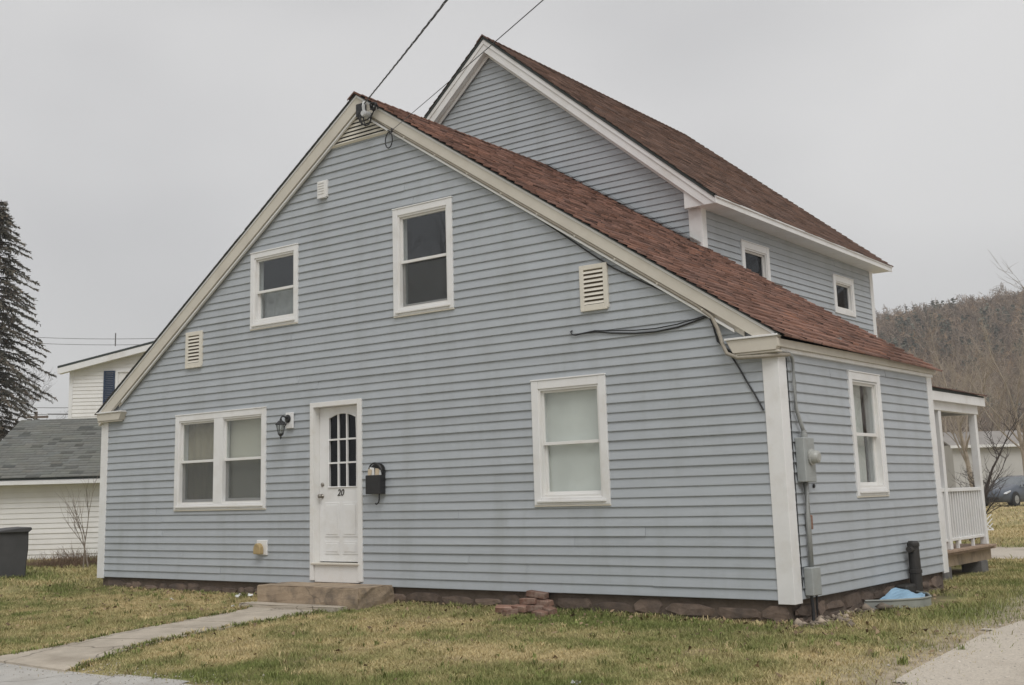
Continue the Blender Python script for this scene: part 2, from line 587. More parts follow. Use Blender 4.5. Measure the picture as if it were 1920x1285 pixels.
def sheet(name, inside, x0, x1, y0, y1, step, lift, material):
    """sheet that follows the lawn, kept where inside(x, y) > 0"""
    xs, ys = np.arange(x0, x1, step), np.arange(y0, y1, step)
    X, Y = np.meshgrid(xs, ys)
    keep = inside(X, Y) > 0
    V = np.stack([X, Y, gz(X, Y) + lift], -1).reshape(-1, 3)
    n = len(xs)
    K = keep[:-1, :-1] & keep[1:, :-1] & keep[:-1, 1:] & keep[1:, 1:]
    j, i = np.nonzero(K)
    a = j * n + i
    Q = np.stack([a, a + 1, a + n + 1, a + n], -1)
    used = np.unique(Q)
    remap = np.full(len(V), -1)
    remap[used] = np.arange(len(used))
    o = np_obj(name, V[used], remap[Q], material, smooth=True)
    return tag(o, kind='structure')


driveway = sheet('driveway', drive_in, 4, 26, -12, 31, 0.12, 0.010, M['gravel'])
road = sheet('road', lambda x, y: np.minimum(road_in(x, y), 12.9 + 0.2 * wob(y, 1.5, 3) - x), -30, 14, -12, -3.9, 0.10, 0.006, M['road'])

# walkway: two slabs of old concrete from the stoop to the road
wl_pts = [(4.45, -0.60), (4.72, -1.28), (4.74, -2.0), (4.76, -2.56), (4.84, -3.3), (4.9, -3.84), (4.86, -4.55)]
wr_pts = [(5.95, -0.72), (5.82, -1.28), (5.76, -1.85), (5.80, -2.45), (5.86, -3.1), (6.05, -3.85), (6.35, -4.55)]
walkway = bpy.data.objects.new('walkway', None)
link(walkway)
tag(walkway, kind='structure')
for k in range(len(wl_pts) - 1):
    a, b, c, d = wl_pts[k], wr_pts[k], wr_pts[k + 1], wl_pts[k + 1]
    n = 8
    V, F = [], []
    g = 0.006
    for j in range(n + 1):
        t = j / n
        for r in range(3):
            s = r / 2
            lx = (a[0] * (1 - t) + b[0] * t) * (1 - s) + (d[0] * (1 - t) + c[0] * t) * s
            ly = (a[1] * (1 - t) + b[1] * t) * (1 - s) + (d[1] * (1 - t) + c[1] * t) * s
            if r == 0:
                ly -= g
            if r == 2:
                ly += g
            if j in (0, n):
                lx += random.uniform(-0.03, 0.03)
            V.append((lx, ly, gzf(lx, ly) + 0.022 + 0.003 * (k % 2)))
    base = len(V)
    V += [(x, y, z - 0.06) for x, y, z in V]
    for j in range(n):
        for r in range(2):
            q = j * 3 + r
            F.append((q, q + 1, q + 4, q + 3))
    ring = [j * 3 for j in range(n + 1)] + [n * 3 + 1] + [j * 3 + 2 for j in range(n, -1, -1)] + [1]
    for p, q in zip(ring, ring[1:] + ring[:1]):
        F.append((p, q, q + base, p + base))
    mesh_obj('slab', V, F, M['walk'], walkway)

# ------------------------------------------------------------------ the house
W, D = 11.51, 4.46
house = thing('house', 'grey-blue clapboard house with red-brown shingle roofs and white corner boards', 'house')
Tf = lambda u, v, z: (u, -v, z)               # gable front of the low wing
Tr = lambda u, v, z: (W + v, u, z)            # its side by the drive
Tl = lambda u, v, z: (-v, u, z)
RX, RY = 8.47, 4.30                           # tall block behind
RL = 0.77
Tg = lambda u, v, z: (u, RY - v, z)
Ts = lambda u, v, z: (RX + v, u, z)
H = 0.1016
XR = 5.75
ZR0, ZR1 = 6.445, 6.315
SL, SR = (6.445 - 2.525) / 5.78, (6.445 - 2.580) / 5.86


def ztop(x):
    return ZR0 - SL * (XR - x) if x < XR else ZR0 - SR * (x - XR)


clipF = [((XR, 0, ZR0 - 0.07), Vector((-SL, 0, 1)).normalized()), ((XR, 0, ZR0 - 0.07), Vector((SR, 0, 1)).normalized())]
# tall block roof
X2, Z2a, Z2b = 4.62, 8.815, 8.60
E2x, E2a, E2b = 8.81, 5.28, 5.145
S2 = (Z2a - E2a) / (E2x - X2)
clipG = [((X2, 0, Z2a - 0.07), Vector((-S2, 0, 1)).normalized()), ((X2, 0, Z2a - 0.07), Vector((S2, 0, 1)).normalized())]

win_dbl = (1.872, 3.886, 0.985, 2.355)
win_r = (8.469, 9.483, 0.952, 2.351)
win_u = (6.325, 7.326, 3.352, 4.744)
win_s = (3.536, 4.522, 3.483, 4.572)
door_o = (4.775, 5.735, 0.04, 2.354)
win_side = (1.74, 2.66, 0.963, 2.327)
win_a = (5.50, 6.46, 4.05, 4.85)
win_b = (9.0, 9.92, 4.08, 4.76)


def inset(r, d=0.05):
    return (r[0] + d, r[1] - d, r[2] + d, r[3] - d)


def sheathing(T, u0, u1, z0, z1, opens, clips=(), mat_=None):
    us = sorted({u0, u1} | {o[k] for o in opens for k in (0, 1)})
    zs = sorted({z0, z1} | {o[k] for o in opens for k in (2, 3)})
    b = MB(T)
    for a, c in zip(us, us[1:]):
        for e, f in zip(zs, zs[1:]):
            mu, mz = (a + c) / 2, (e + f) / 2
            if any(o[0] < mu < o[1] and o[2] < mz < o[3] for o in opens):
                continue
            b.poly([(a, 0, e), (c, 0, e), (c, 0, f), (a, 0, f)])
    o = b.build('wall', mat_ or M['sheath'], house, clips=clips)
    return o


def planks(T, wall, u0, u1, z0, z1, opens, clips=(), bound=None, mat_=None, h=H, seam=4.2, name='siding_plank', lip=0.020):
    n = int(math.ceil((z1 - z0) / h))
    for i in range(n):
        z = z0 + i * h
        a, c = u0, u1
        if bound:
            a, c = max(a, bound(z)[0]), min(c, bound(z)[1])
            if c - a < 0.05:
                continue
        mz = z + h / 2
        cuts = sorted([(o[0], o[1]) for o in opens if o[2] < mz < o[3]])
        segs = []
        p = a
        for q in cuts:
            if q[0] > p:
                segs.append((p, min(q[0], c)))
            p = max(p, q[1])
        if p < c:
            segs.append((p, c))
        out = []
        for s in segs:
            L = s[1] - s[0]
            if L > seam and random.random() < 0.7:
                t = s[0] + L * random.uniform(0.25, 0.75)
                out += [(s[0], t - 0.0012), (t + 0.0012, s[1])]
            else:
                out.append(s)
        for (sa, sb) in out:
            if sb - sa < 0.01:
                continue
            j = random.uniform(-0.0025, 0.0025)
            zj = random.uniform(-0.0015, 0.0015)
            b = MB(T)
            k = len(b.v)
            prof = [(0.003 + j * 0.3, z + h + 0.004), (lip + j, z + 0.006 + zj), (lip + j - 0.001, z + zj), (0.0005, z + 0.001)]
            ns = max(1, min(6, int((sb - sa) / 1.2)))
            b.v, b.f = [], []
            for q in range(ns + 1):      # vinyl is never quite straight
                uu = sa + (sb - sa) * q / ns
                dv_, dz_ = random.uniform(-0.0022, 0.0022), random.uniform(-0.0022, 0.0022)
                b.v += [T(uu, v + (dv_ if w_ in (1, 2) else 0), zz + (dz_ if w_ in (1, 2) else 0)) for w_, (v, zz) in enumerate(prof)]
            b.f = [[0, 1, 2, 3], [4 * ns + 3, 4 * ns + 2, 4 * ns + 1, 4 * ns]]
            for q in range(ns):
                b.f += [[4 * q + w_, 4 * q + 4 + w_, 4 * q + 4 + (w_ + 1) % 4, 4 * q + (w_ + 1) % 4] for w_ in range(4)]
            b.build(name, mat_ or M['siding'], wall, clips=clips)


opF = [inset(r) for r in (win_dbl, win_r, win_u, win_s, door_o)]
opF[-1] = (door_o[0] + 0.05, door_o[1] - 0.05, 0.0, door_o[3] - 0.05)
wF = sheathing(Tf, 0.0, W, 0.0, 6.5, opF, clipF)
bnd = lambda z: (max(0.10, (z - (ztop(0) - 0.05)) / SL), min(W - 0.10, XR + (ZR0 - 0.05 - z) / SR))
planks(Tf, wF, 0.10, W - 0.10, 0.0, 6.40, opF, clipF, bnd)
opR = [inset(win_side)]
wR = sheathing(Tr, 0.0, D, 0.0, 2.50, opR)
planks(Tr, wR, 0.10, D - 0.10, 0.0, 2.50, opR)
wL = sheathing(Tl, 0.0, D, 0.0, 2.45, [])
wB = sheathing(lambda u, v, z: (u, D, z), RX, W, 0.0, 4.8, [], [((XR, 0, ZR1 - 0.10), Vector((SR, 0, 1)).normalized())])
wB2 = sheathing(lambda u, v, z: (u, D, z), 0, RL, 0.0, 3.0, [], [((XR, 0, ZR1 - 0.10), Vector((-SL, 0, 1)).normalized())])
# tall block
wG = sheathing(Tg, RL, RX, 0.0, 8.9, [], clipG)
bnd2 = lambda z: (max(RL + 0.1, X2 - (Z2a - 0.05 - z) / S2), min(RX - 0.08, X2 + (Z2a - 0.05 - z) / S2))
planks(Tg, wG, RL + 0.1, RX - 0.08, 2.9 * 1.0, 8.75, [], clipG, bnd2, seam=5.0)
Y2E = 10.88
opS = [inset(win_a), inset(win_b)]
wS = sheathing(Ts, RY, Y2E, 0.0, 5.2, opS)
planks(Ts, wS, RY + 0.08, Y2E - 0.06, 2.9, 5.2, opS, seam=4.0)
planks(Ts, wS, RY + 0.3, Y2E - 0.06, 0.0, 2.9, [], seam=20, )
sheathing(lambda u, v, z: (RL, u, z), RY, Y2E, 0, 5.2, [], (), M['siding'])
sheathing(lambda u, v, z: (u, Y2E, z), RL, RX, 0, 8.9, [], [((X2, 0, Z2b - 0.15), Vector((-S2, 0, 1)).normalized()), ((X2, 0, Z2b - 0.15), Vector((S2, 0, 1)).normalized())], M['siding'])
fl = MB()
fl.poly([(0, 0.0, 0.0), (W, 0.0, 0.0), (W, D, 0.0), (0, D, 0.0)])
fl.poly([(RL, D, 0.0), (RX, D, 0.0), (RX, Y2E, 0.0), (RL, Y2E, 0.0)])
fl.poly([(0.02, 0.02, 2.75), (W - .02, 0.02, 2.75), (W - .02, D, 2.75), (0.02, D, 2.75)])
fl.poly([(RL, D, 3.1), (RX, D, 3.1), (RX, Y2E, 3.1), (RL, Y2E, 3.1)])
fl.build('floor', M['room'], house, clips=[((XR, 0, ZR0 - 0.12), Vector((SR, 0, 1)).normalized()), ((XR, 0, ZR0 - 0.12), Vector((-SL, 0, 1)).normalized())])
# partition inside so the rooms are not one open hall
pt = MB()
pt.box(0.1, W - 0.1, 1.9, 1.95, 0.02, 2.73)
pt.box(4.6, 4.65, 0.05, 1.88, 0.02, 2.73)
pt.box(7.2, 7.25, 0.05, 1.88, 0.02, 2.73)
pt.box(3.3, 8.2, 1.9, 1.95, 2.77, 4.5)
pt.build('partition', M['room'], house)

# corner boards (both faces of the corner in one profile)
cb = 0.15


def corner_board(x, y, sx, sy, z0, z1, wf=cb, ws=cb, th=0.026):
    b = MB()
    xs = sorted((x + sx * th, x - sx * wf))
    ys = sorted((y + sy * th, y - sy * 0.0))
    # L profile
    pts = [(x + sx * th, y + sy * th), (x - sx * wf, y + sy * th), (x - sx * wf, y), (x, y), (x, y - sy * ws), (x + sx * th, y - sy * ws)]
    i = len(b.v)
    n = len(pts)
    b.v += [(p[0], p[1], z0) for p in pts] + [(p[0], p[1], z1) for p in pts]
    b.f += [list(range(n)), list(range(2 * n - 1, n - 1, -1))] + [[k, (k + 1) % n, n + (k + 1) % n, n + k] for k in range(n)]
    return b.build('corner_board', M['trim'], house, bevel=0.003)


corner_board(W, 0, 1, -1, -0.035, 2.46)
corner_board(0, 0, -1, -1, -0.02, 2.41)
corner_board(W, D, 1, 1, -0.02, 2.48)
corner_board(RX, RY, 1, -1, 4.3, 5.17, 0.19, 0.12)
corner_board(RX, Y2E, 1, 1, 0.0, 5.1, 0.12, 0.12)

b = MB()


# ---- roofs
def shingle_tints(n, base, spread):
    k = rng.normal(1, spread, (n, 1))
    warm = rng.normal(0, spread * 0.2, (n, 1))
    c = np.array(base)[None, :] * np.clip(k, 0.4, 1.7)
    c[:, 0:1] *= 1 + warm
    c[:, 2:3] *= 1 - warm
    return np.clip(c, 0.01, 1)


def shingles(name, E0, E1, R0, R1, base, parent, material, expo=0.14, tab=0.33, th=0.016, spread=0.24, bow=0.0):
    """overlapping tabs on a roof plane given by its eave (E0-E1) and ridge (R0-R1)"""
    E0, E1, R0, R1 = (np.array(p, float) for p in (E0, E1, R0, R1))
    L = np.linalg.norm(R0 - E0)
    Wd = np.linalg.norm(E1 - E0)
    nrm = np.cross(E1 - E0, R0 - E0)
    nrm /= np.linalg.norm(nrm)
    if nrm[2] < 0:
        nrm = -nrm
    nc = int(L / expo)
    V, Q, C = [], [], []
    for j in range(nc + 1):
        t0 = (j * expo - 0.02) / L
        t1 = min((j * expo + expo + 0.01) / L, 1.0)
        s = -random.random() * tab
        while s < Wd:
            w = tab * random.uniform(0.55, 1.15)
            a, bb = max(s, 0) / Wd, min(s + w - 0.004, Wd) / Wd
            s += w
            if bb - a < 0.002:
                continue
            P = lambda u, t: (E0 * (1 - u) + E1 * u) * (1 - t) + (R0 * (1 - u) + R1 * u) * t
            h0 = th * random.uniform(0.8, 1.4)
            jt = random.uniform(-0.004, 0.004) / L
            p0, p1 = P(a, t0 + jt) + nrm * h0, P(bb, t0 + jt) + nrm * h0
            p2, p3 = P(bb, t1) + nrm * 0.003, P(a, t1) + nrm * 0.003
            q0, q1 = P(a, t0 + jt) + nrm * 0.0005, P(bb, t0 + jt) + nrm * 0.0005
            i = len(V)
            V += [p0, p1, p2, p3, q0, q1]
            Q += [(i, i + 1, i + 2, i + 3), (i + 4, i + 5, i + 1, i)]
            c = shingle_tints(1, base, spread)[0]
            if random.random() < 0.10:
                c = c * 0.6
            C += [c] * 6
    o = np_obj(name, np.array(V), np.array(Q), material, parent, np.array(C))
    o['kind'] = 'stuff'
    return o


def slab(name, E0, E1, R0, R1, th, material, parent):
    pts = [E0, E1, R1, R0]
    V = [tuple(p) for p in pts] + [(p[0], p[1], p[2] - th) for p in pts]
    F = [(0, 1, 2, 3), (7, 6, 5, 4)] + [(k, (k + 1) % 4, 4 + (k + 1) % 4, 4 + k) for k in range(4)]
    b = MB()
    b.v, b.f = V, F
    return b.build(name, material, parent)


YF, YB = -0.125, 4.52
rfR = slab('roof', (11.62, YF, ztop(11.62)), (11.62, YB, ztop(11.62) - 0.06), (XR, YF, ZR0), (XR, YB, ZR1), 0.012, M['drip'], house)
shingles('shingles', (11.645, YF - 0.004, ztop(11.645)), (11.645, YB + 0.02, ztop(11.645) - 0.06), (XR, YF - 0.004, ZR0), (XR, YB + 0.02, ZR1),
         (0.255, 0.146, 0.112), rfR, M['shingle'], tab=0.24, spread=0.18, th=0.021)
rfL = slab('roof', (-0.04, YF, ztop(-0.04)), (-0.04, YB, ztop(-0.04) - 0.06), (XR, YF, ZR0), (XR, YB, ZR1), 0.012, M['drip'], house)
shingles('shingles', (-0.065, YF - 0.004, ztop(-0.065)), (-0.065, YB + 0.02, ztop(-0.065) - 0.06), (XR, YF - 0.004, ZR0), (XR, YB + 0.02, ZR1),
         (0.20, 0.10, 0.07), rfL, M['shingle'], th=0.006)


def ridge_caps(parent, x, ya, yb, za, zb, sl, base):
    n = int((yb - ya) / 0.15)
    V, Q, C = [], [], []
    for k in range(n):
        t0, t1 = k / n, min((k + 1.25) / n, 1)
        for sgn in (-1, 1):
            i = len(V)
            for t, up in ((t0, 0.028), (t1, 0.014)):
                y, z = ya + (yb - ya) * t, za + (zb - za) * t
                V += [(x, y, z + up), (x + sgn * 0.13, y, z + up - 0.13 * sl)]
            V += [(x, ya + (yb - ya) * t0, za + (zb - za) * t0), (x + sgn * 0.13, ya + (yb - ya) * t0, za + (zb - za) * t0 - 0.13 * sl)]
            Q += [(i, i + 1, i + 3, i + 2), (i + 4, i + 5, i + 1, i)]
            C += [shingle_tints(1, base, 0.18)[0]] * 6
    o = np_obj('ridge_cap', np.array(V), np.array(Q), M['shingle'], parent, np.array(C))
    o['kind'] = 'stuff'


ridge_caps(rfR, XR, YF - 0.02, YB, ZR0 + 0.005, ZR1 + 0.005, 0.66, (0.14, 0.075, 0.055))
# tall block
YA2, YB2 = 4.10, 11.05
rf2 = slab('roof', (E2x, YA2, E2a), (E2x, YB2, E2b), (X2, YA2, Z2a), (X2, YB2 + 0.1, Z2b), 0.05, M['drip'], house)
shingles('shingles', (E2x + 0.025, YA2 - 0.015, E2a - 0.02), (E2x + 0.025, YB2 + 0.02, E2b - 0.02), (X2, YA2 - 0.015, Z2a), (X2, YB2 + 0.12, Z2b),
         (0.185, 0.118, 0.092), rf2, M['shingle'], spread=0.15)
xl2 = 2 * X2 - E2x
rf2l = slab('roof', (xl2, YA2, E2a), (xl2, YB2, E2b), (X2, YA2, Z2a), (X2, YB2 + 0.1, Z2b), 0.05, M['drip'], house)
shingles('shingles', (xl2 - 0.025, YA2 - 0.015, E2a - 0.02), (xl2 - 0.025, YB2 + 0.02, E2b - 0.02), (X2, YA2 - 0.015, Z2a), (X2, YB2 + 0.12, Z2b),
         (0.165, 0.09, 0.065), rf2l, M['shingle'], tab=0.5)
ridge_caps(rf2, X2, YA2 - 0.02, YB2 + 0.1, Z2a + 0.005, Z2b + 0.005, 0.84, (0.11, 0.065, 0.05))


# ---- rake boards and friezes
def rake(name, xr, zr, xe, d0, d1, y0, y1, material, parent, sl, zmin=None):
    """board along a gable edge, measured square to the slope d0..d1 below the roof deck"""
    c = math.cos(math.atan(sl))
    s = -1 if xe > xr else 1
    ze = zr - sl * abs(xe - xr)
    b = MB()
    prof = [(xr, zr - d0 / c), (xe, ze - d0 / c), (xe, ze - d1 / c), (xr, zr - d1 / c)]
    if zmin is not None and ze - d1 / c < zmin:
        xc = xr - s * (zr - d1 / c - zmin) / sl
        prof = [prof[0], prof[1], (xe, max(zmin, -9)), (xc, zmin), prof[3]]
        if ze - d0 / c <= zmin:
            prof = [prof[0], (xr - s * (zr - d0 / c - zmin) / sl, zmin), prof[3], prof[4]]
    b.prism(prof, y0, y1)
    return b.build(name, material, parent, bevel=0.003)


u = 0.013
zr = ZR0 - u
for xe, sl in ((11.555, SR), (-0.005, SL)):
    rf = rfR if xe > 5 else rfL
    rake('rake_board', XR, zr, xe, 0.022, 0.150 if xe > 5 else 0.180, -0.098, -0.075, M['trim_old'], rf, sl)
    rake('drip_trim', XR, zr, xe, 0.0, 0.028, -0.108, -0.070, M['trim'], rf, sl)
    rake('soffit', XR, zr, xe, 0.138 if xe > 5 else 0.168, 0.150 if xe > 5 else 0.180, -0.0745, -0.046, M['trim_old'], rf, sl)
    rake('frieze', XR, zr, 11.20 if xe > 5 else 0.45, 0.0, 0.205, -0.045, -0.022, M['trim_old'], rf, sl)
    rake('bead', XR, zr, 11.10 if xe > 5 else 0.55, 0.188, 0.216, -0.078, -0.0455, M['trim'], rf, sl)
# brackets: little nails / clips along the frieze
for k in range(9):
    x = 6.6 + k * 0.52
    zz = zr - SR * (x - XR) - 0.175 / math.cos(math.atan(SR))
    b = MB()
    b.box(x - 0.009, x + 0.009, -0.100, -0.0455, zz - 0.009, zz + 0.009)
    b.build('trim_clip', M['trim_old'], rfR)

# cornice returns and eave boards
for (xa, xb, zt, zb) in ((11.02, 11.585, 2.560, 2.425), (0.62, -0.03, 2.50, 2.385)):
    b = MB()
    s = 1 if xb > xa else -1
    # body tapers towards its underside
    prof = [(xa, zt), (xb, zt), (xb, zb + 0.05), (xb - s * 0.03, zb), (xa + s * 0.07, zb)]
    b.prism(prof, -0.115, 0.02 if s < 0 else -0.027)
    b.build('cornice_return', M['trim_old'], house, bevel=0.004)
    b = MB()
    b.box(min(xa, xb) - 0.01, max(xa, xb) + 0.01, -0.135, -0.03, zt + 0.001, zt + 0.022)
    b.build('return_cap', M['trim'], house, bevel=0.003)
    b = MB()
    b.box(min(xa + s * 0.08, xb), max(xa + s * 0.08, xb), -0.10, -0.028, zb - 0.022, zb - 0.001)
    b.build('return_bead', M['trim_old'], house, bevel=0.003)
b = MB()
b.box(W + 0.001, W + 0.085, -0.11, D + 0.03, 2.455, 2.535)
b.build('eave_board', M['trim_old'], house, bevel=0.003)
b = MB()
b.box(W + 0.001, W + 0.050, 0.02, D + 0.02, 2.415, 2.454)
b.build('eave_bead', M['trim'], house, bevel=0.004)

# tall block: rakes, boxed eave
z2 = Z2a - 0.051
for xe, rf in ((E2x, rf2), (xl2, rf2l)):
    rake('rake_board', X2, z2, xe - 0.005 if xe > 5 else xe + 0.005, 0.06, 0.175, 4.125, 4.15, M['trim'], rf, S2, 5.150)
    rake('rake_trim', X2, z2, xe - 0.003 if xe > 5 else xe + 0.003, 0.0, 0.065, 4.112, 4.15, M['trim'], rf, S2)
    rake('frieze', X2, z2, 8.30 if xe > 5 else 0.95, 0.10, 0.225, 4.235, 4.26, M['trim'], rf, S2)
    rake('soffit', X2, z2, xe - 0.02 if xe > 5 else xe + 0.02, 0.155, 0.170, 4.151, 4.234, M['trim'], rf, S2, 5.30)
b = MB()   # closed end of the eave box
zb2 = 5.155
b.prism([(8.285, zb2), (E2x - 0.02, zb2), (E2x - 0.02, E2a - 0.06), (8.285, z2 - S2 * (8.285 - X2) - 0.23)], 4.156, 4.228)
b.build('eave_end', M['trim'], house, bevel=0.003)
V = [(RX, 4.23, zb2), (E2x, 4.11, zb2), (E2x, YB2 - 0.01, zb2 - 0.12), (RX, YB2 - 0.01, zb2 - 0.12)]
b = MB()
b.v = V + [(p[0], p[1], p[2] + 0.015) for p in V]
b.f = [(0, 1, 2, 3), (7, 6, 5, 4)] + [(k, (k + 1) % 4, 4 + (k + 1) % 4, 4 + k) for k in range(4)]
b.build('soffit', M['trim'], house)
b = MB()
V = [(E2x + 0.001, 4.11, zb2 - 0.012), (E2x + 0.022, 4.11, zb2 - 0.012), (E2x + 0.022, YB2, zb2 - 0.135), (E2x + 0.001, YB2, zb2 - 0.135)]
b.v = V + [(p[0], p[1], p[2] + 0.118) for p in V]
b.f = [(0, 1, 2, 3), (7, 6, 5, 4)] + [(k, (k + 1) % 4, 4 + (k + 1) % 4, 4 + k) for k in range(4)]
b.build('fascia', M['trim'], house, bevel=0.003)
b = MB()
V = [(E2x + 0.023, 4.11, zb2 + 0.07), (E2x + 0.04, 4.11, zb2 + 0.07), (E2x + 0.04, YB2, zb2 - 0.055), (E2x + 0.023, YB2, zb2 - 0.055)]
b.v = V + [(p[0], p[1], p[2] + 0.03) for p in V]
b.f = [(0, 1, 2, 3), (7, 6, 5, 4)] + [(k, (k + 1) % 4, 4 + (k + 1) % 4, 4 + k) for k in range(4)]
b.build('fascia_trim', M['trim'], house)
# flashing where the low roof meets the tall gable
b = MB()
b.v = [(XR, RY - 0.03, ZR0 - 0.11), (RX + 0.0, RY - 0.03, ztop(RX) - 0.045), (RX, RY - 0.13, ztop(RX) - 0.03), (XR, RY - 0.13, ZR0 - 0.095)]
b.v = [(p[0], p[1], p[2] + 0.03) for p in b.v]
b.f = [[0, 1, 2, 3]]
b.build('flashing', M['drip'], house)


# ---- windows
def fabric(T, name, u0, u1, v, z0, z1, material, parent, amp=0.012, folds=7, nz_=6):
    n = 40
    V, F = [], []
    ph = random.uniform(0, 6)
    for j in range(nz_ + 1):
        z = z0 + (z1 - z0) * j / nz_
        for i in range(n + 1):
            t = i / n
            w = math.sin(t * folds * 6.28 + ph + 0.5 * math.sin(3 * t + j * 0.5)) * amp * (0.7 + 0.3 * math.sin(j * 1.3 + t * 5))
            V.append(T(u0 + (u1 - u0) * t, v + w, z))
    for j in range(nz_):
        for i in range(n):
            a = j * (n + 1) + i
            F.append((a, a + 1, a + n + 2, a + n + 1))
    return mesh_obj(name, V, F, material, parent, True)


def window(T, r, cw=0.085, cwb=0.085, mull=None, rail=None, screen=True, tone='trim', label=None, curtains=(), sill=True, single=False):
    u0, u1, z0, z1 = r
    fm = M['trim_frame']
    f = MB(T)    # jamb lining: the window itself
    iu0, iu1, iz0, iz1 = u0 + cw, u1 - cw, z0 + cwb, z1 - cw
    jw = 0.022
    f.box(iu0 - 0.01, iu0 + jw, -0.13, 0.020, iz0, iz1)
    f.box(iu1 - jw, iu1 + 0.01, -0.13, 0.020, iz0, iz1)
    f.box(iu0 + jw + 0.0005, iu1 - jw - 0.0005, -0.13, 0.020, iz1 - jw, iz1 + 0.01)
    f.box(iu0 + jw + 0.0005, iu1 - jw - 0.0005, -0.13, 0.022, iz0 - 0.01, iz0 + jw)
    w = f.build('window', fm, house)
    if label:
        w['label'] = label
    c = MB(T)
    th = 0.036
    c.box(u0, u0 + cw - 0.001, 0.0, th, z0, z1)
    c.box(u1 - cw + 0.001, u1, 0.0, th, z0, z1)
    c.box(u0 + cw, u1 - cw, 0.0, th - 0.002, z1 - cw + 0.001, z1)
    c.box(u0 + cw, u1 - cw, 0.0, th - 0.002, z0, z0 + cwb - 0.001)
    if mull:
        c.box(mull[0], mull[1], -0.10, th - 0.004, z0 + cwb, z1 - cw)
    c.build('casing', M['trim'], w, bevel=0.003)
    e = MB(T)
    e.box(u0 - 0.006, u1 + 0.006, 0.0, 0.043, z1 + 0.0005, z1 + 0.016)
    e.build('head_trim', M['trim'], w, bevel=0.002)
    if sill:
        s = MB(T)
        s.box(u0 + 0.045, u1 - 0.045, 0.037, 0.056, z0 + 0.028, z0 + 0.052)
        s.build('sill', M['trim_frame'], w, bevel=0.003)
        s = MB(T)
        s.box(u0 - 0.004, u1 + 0.004, 0.0, 0.032, z0 - 0.018, z0 - 0.0005)
        s.build('apron', M['vent_cream'], w, bevel=0.003)
    lights = [(iu0 + jw, iu1 - jw)]
    if mull:
        lights = [(iu0 + jw, mull[0]), (mull[1], iu1 - jw)]
    za, zb = iz0 + jw, iz1 - jw
    zm = rail if rail else (za + zb) / 2
    for k, (a, c_) in enumerate(lights):
        sw = 0.026

        def sash(nm, p, q, v0, v1, bot):
            b = MB(T)
            b.box(a, a + sw, v0, v1, p, q)
            b.box(c_ - sw, c_, v0, v1, p, q)
            b.box(a + sw + 0.0005, c_ - sw - 0.0005, v0, v1, q - sw, q)
            b.box(a + sw + 0.0005, c_ - sw - 0.0005, v0, v1, p, p + bot)
            return b.build(nm, fm, w, bevel=0.002)
        if single:
            sash('sash', za, zb, -0.06, -0.02, 0.03)
            p = MB(T)
            p.box(a + sw, c_ - sw, -0.046, -0.042, za + 0.03, zb - sw)
            p.build('pane', M['glass_dark'], w)
            continue
        sash('upper_sash', zm - 0.018, zb, -0.045, -0.012, 0.036)
        sash('lower_sash', za, zm + 0.016, -0.085, -0.048, 0.04)
        p = MB(T)
        p.box(a + sw, c_ - sw, -0.032, -0.028, zm + 0.018, zb - sw)
        p.build('pane', M['glass'], w)
        p = MB(T)
        p.box(a + sw, c_ - sw, -0.070, -0.066, za + 0.04, zm - 0.012)
        p.build('pane', M['glass'], w)
        if screen:
            p = MB(T)
            p.poly([(a + 0.004, -0.030, za + 0.002), (c_ - 0.004, -0.030, za + 0.002), (c_ - 0.004, -0.030, zm - 0.019), (a + 0.004, -0.030, zm - 0.019)])
            p.build('insect_screen', M['screen'], w)
    for (nm, a, c_, p, q, v, mt, amp, folds) in curtains:
        fabric(T, nm, a, c_, v, p, q, mt, w, amp, folds)
    return w


window(Tf, win_dbl, mull=(2.765, 2.965), rail=1.675, label='double window with beige curtain and cream blind',
       curtains=[('curtain', 1.80, 2.56, 1.05, 2.29, -0.135, M['curtain_beige'], 0.016, 5),
                 ('blind', 2.86, 3.80, 1.03, 2.29, -0.125, M['blind'], 0.003, 1)])
window(Tf, win_r, cw=0.095, rail=1.635, screen=False, label='window covered inside by milky plastic sheeting',
       curtains=[('plastic_sheet', 8.56, 9.40, 1.03, 2.28, -0.105, M['film'], 0.010, 2)])
window(Tf, win_u, rail=4.045, label='tall dark upper window')
window(Tf, win_s, cw=0.075, rail=4.005, label='small upper window with a grey curtain behind its lower sash', screen=False,
       curtains=[('curtain', 3.50, 4.45, 3.53, 4.02, -0.135, M['greycurtain'], 0.02, 4)])
window(Tr, win_side, rail=1.64, screen=False, label='side window with a white curtain',
       curtains=[('curtain', 1.80, 2.44, 1.0, 2.25, -0.135, M['lace'], 0.012, 5),
                 ('curtain', 2.56, 3.10, 1.0, 2.25, -0.135, M['lace'], 0.012, 3)])
window(Ts, win_a, cw=0.10, single=True, sill=False)
window(Ts, win_b, cw=0.10, single=True, sill=False)

# ---- door
dz0, dz1 = 0.285, 2.285
dx0, dx1 = 4.845, 5.645
DV = -0.085
slab_d = MB(Tf)
gx0, gx1, gz0, gz1 = 5.035, 5.515, 1.255, 2.135     # glazed field
arch = 0.065
slab_d.box(dx0, gx0 - 0.02, DV - 0.04, DV, dz0, dz1)
slab_d.box(gx1 + 0.02, dx1, DV - 0.04, DV, dz0, dz1)
slab_d.box(gx0 - 0.0195, gx1 + 0.0195, DV - 0.04, DV, dz0, gz0 - 0.02)
narc = 12
top = [(gx0 - 0.0195, dz1), (gx1 + 0.0195, dz1)]
for k in range(narc + 1):
    t = k / narc
    x = gx1 + 0.0195 + (gx0 - gx1 - 0.039) * t
    top.append((x, gz1 + arch * (1 - (2 * t - 1) ** 2) - 0.0))
i = len(slab_d.v)
slab_d.prism(top, DV - 0.04, DV)
door = slab_d.build('door', M['trim'], house)
door['label'] = 'white door with nine-light arched window and number 20'
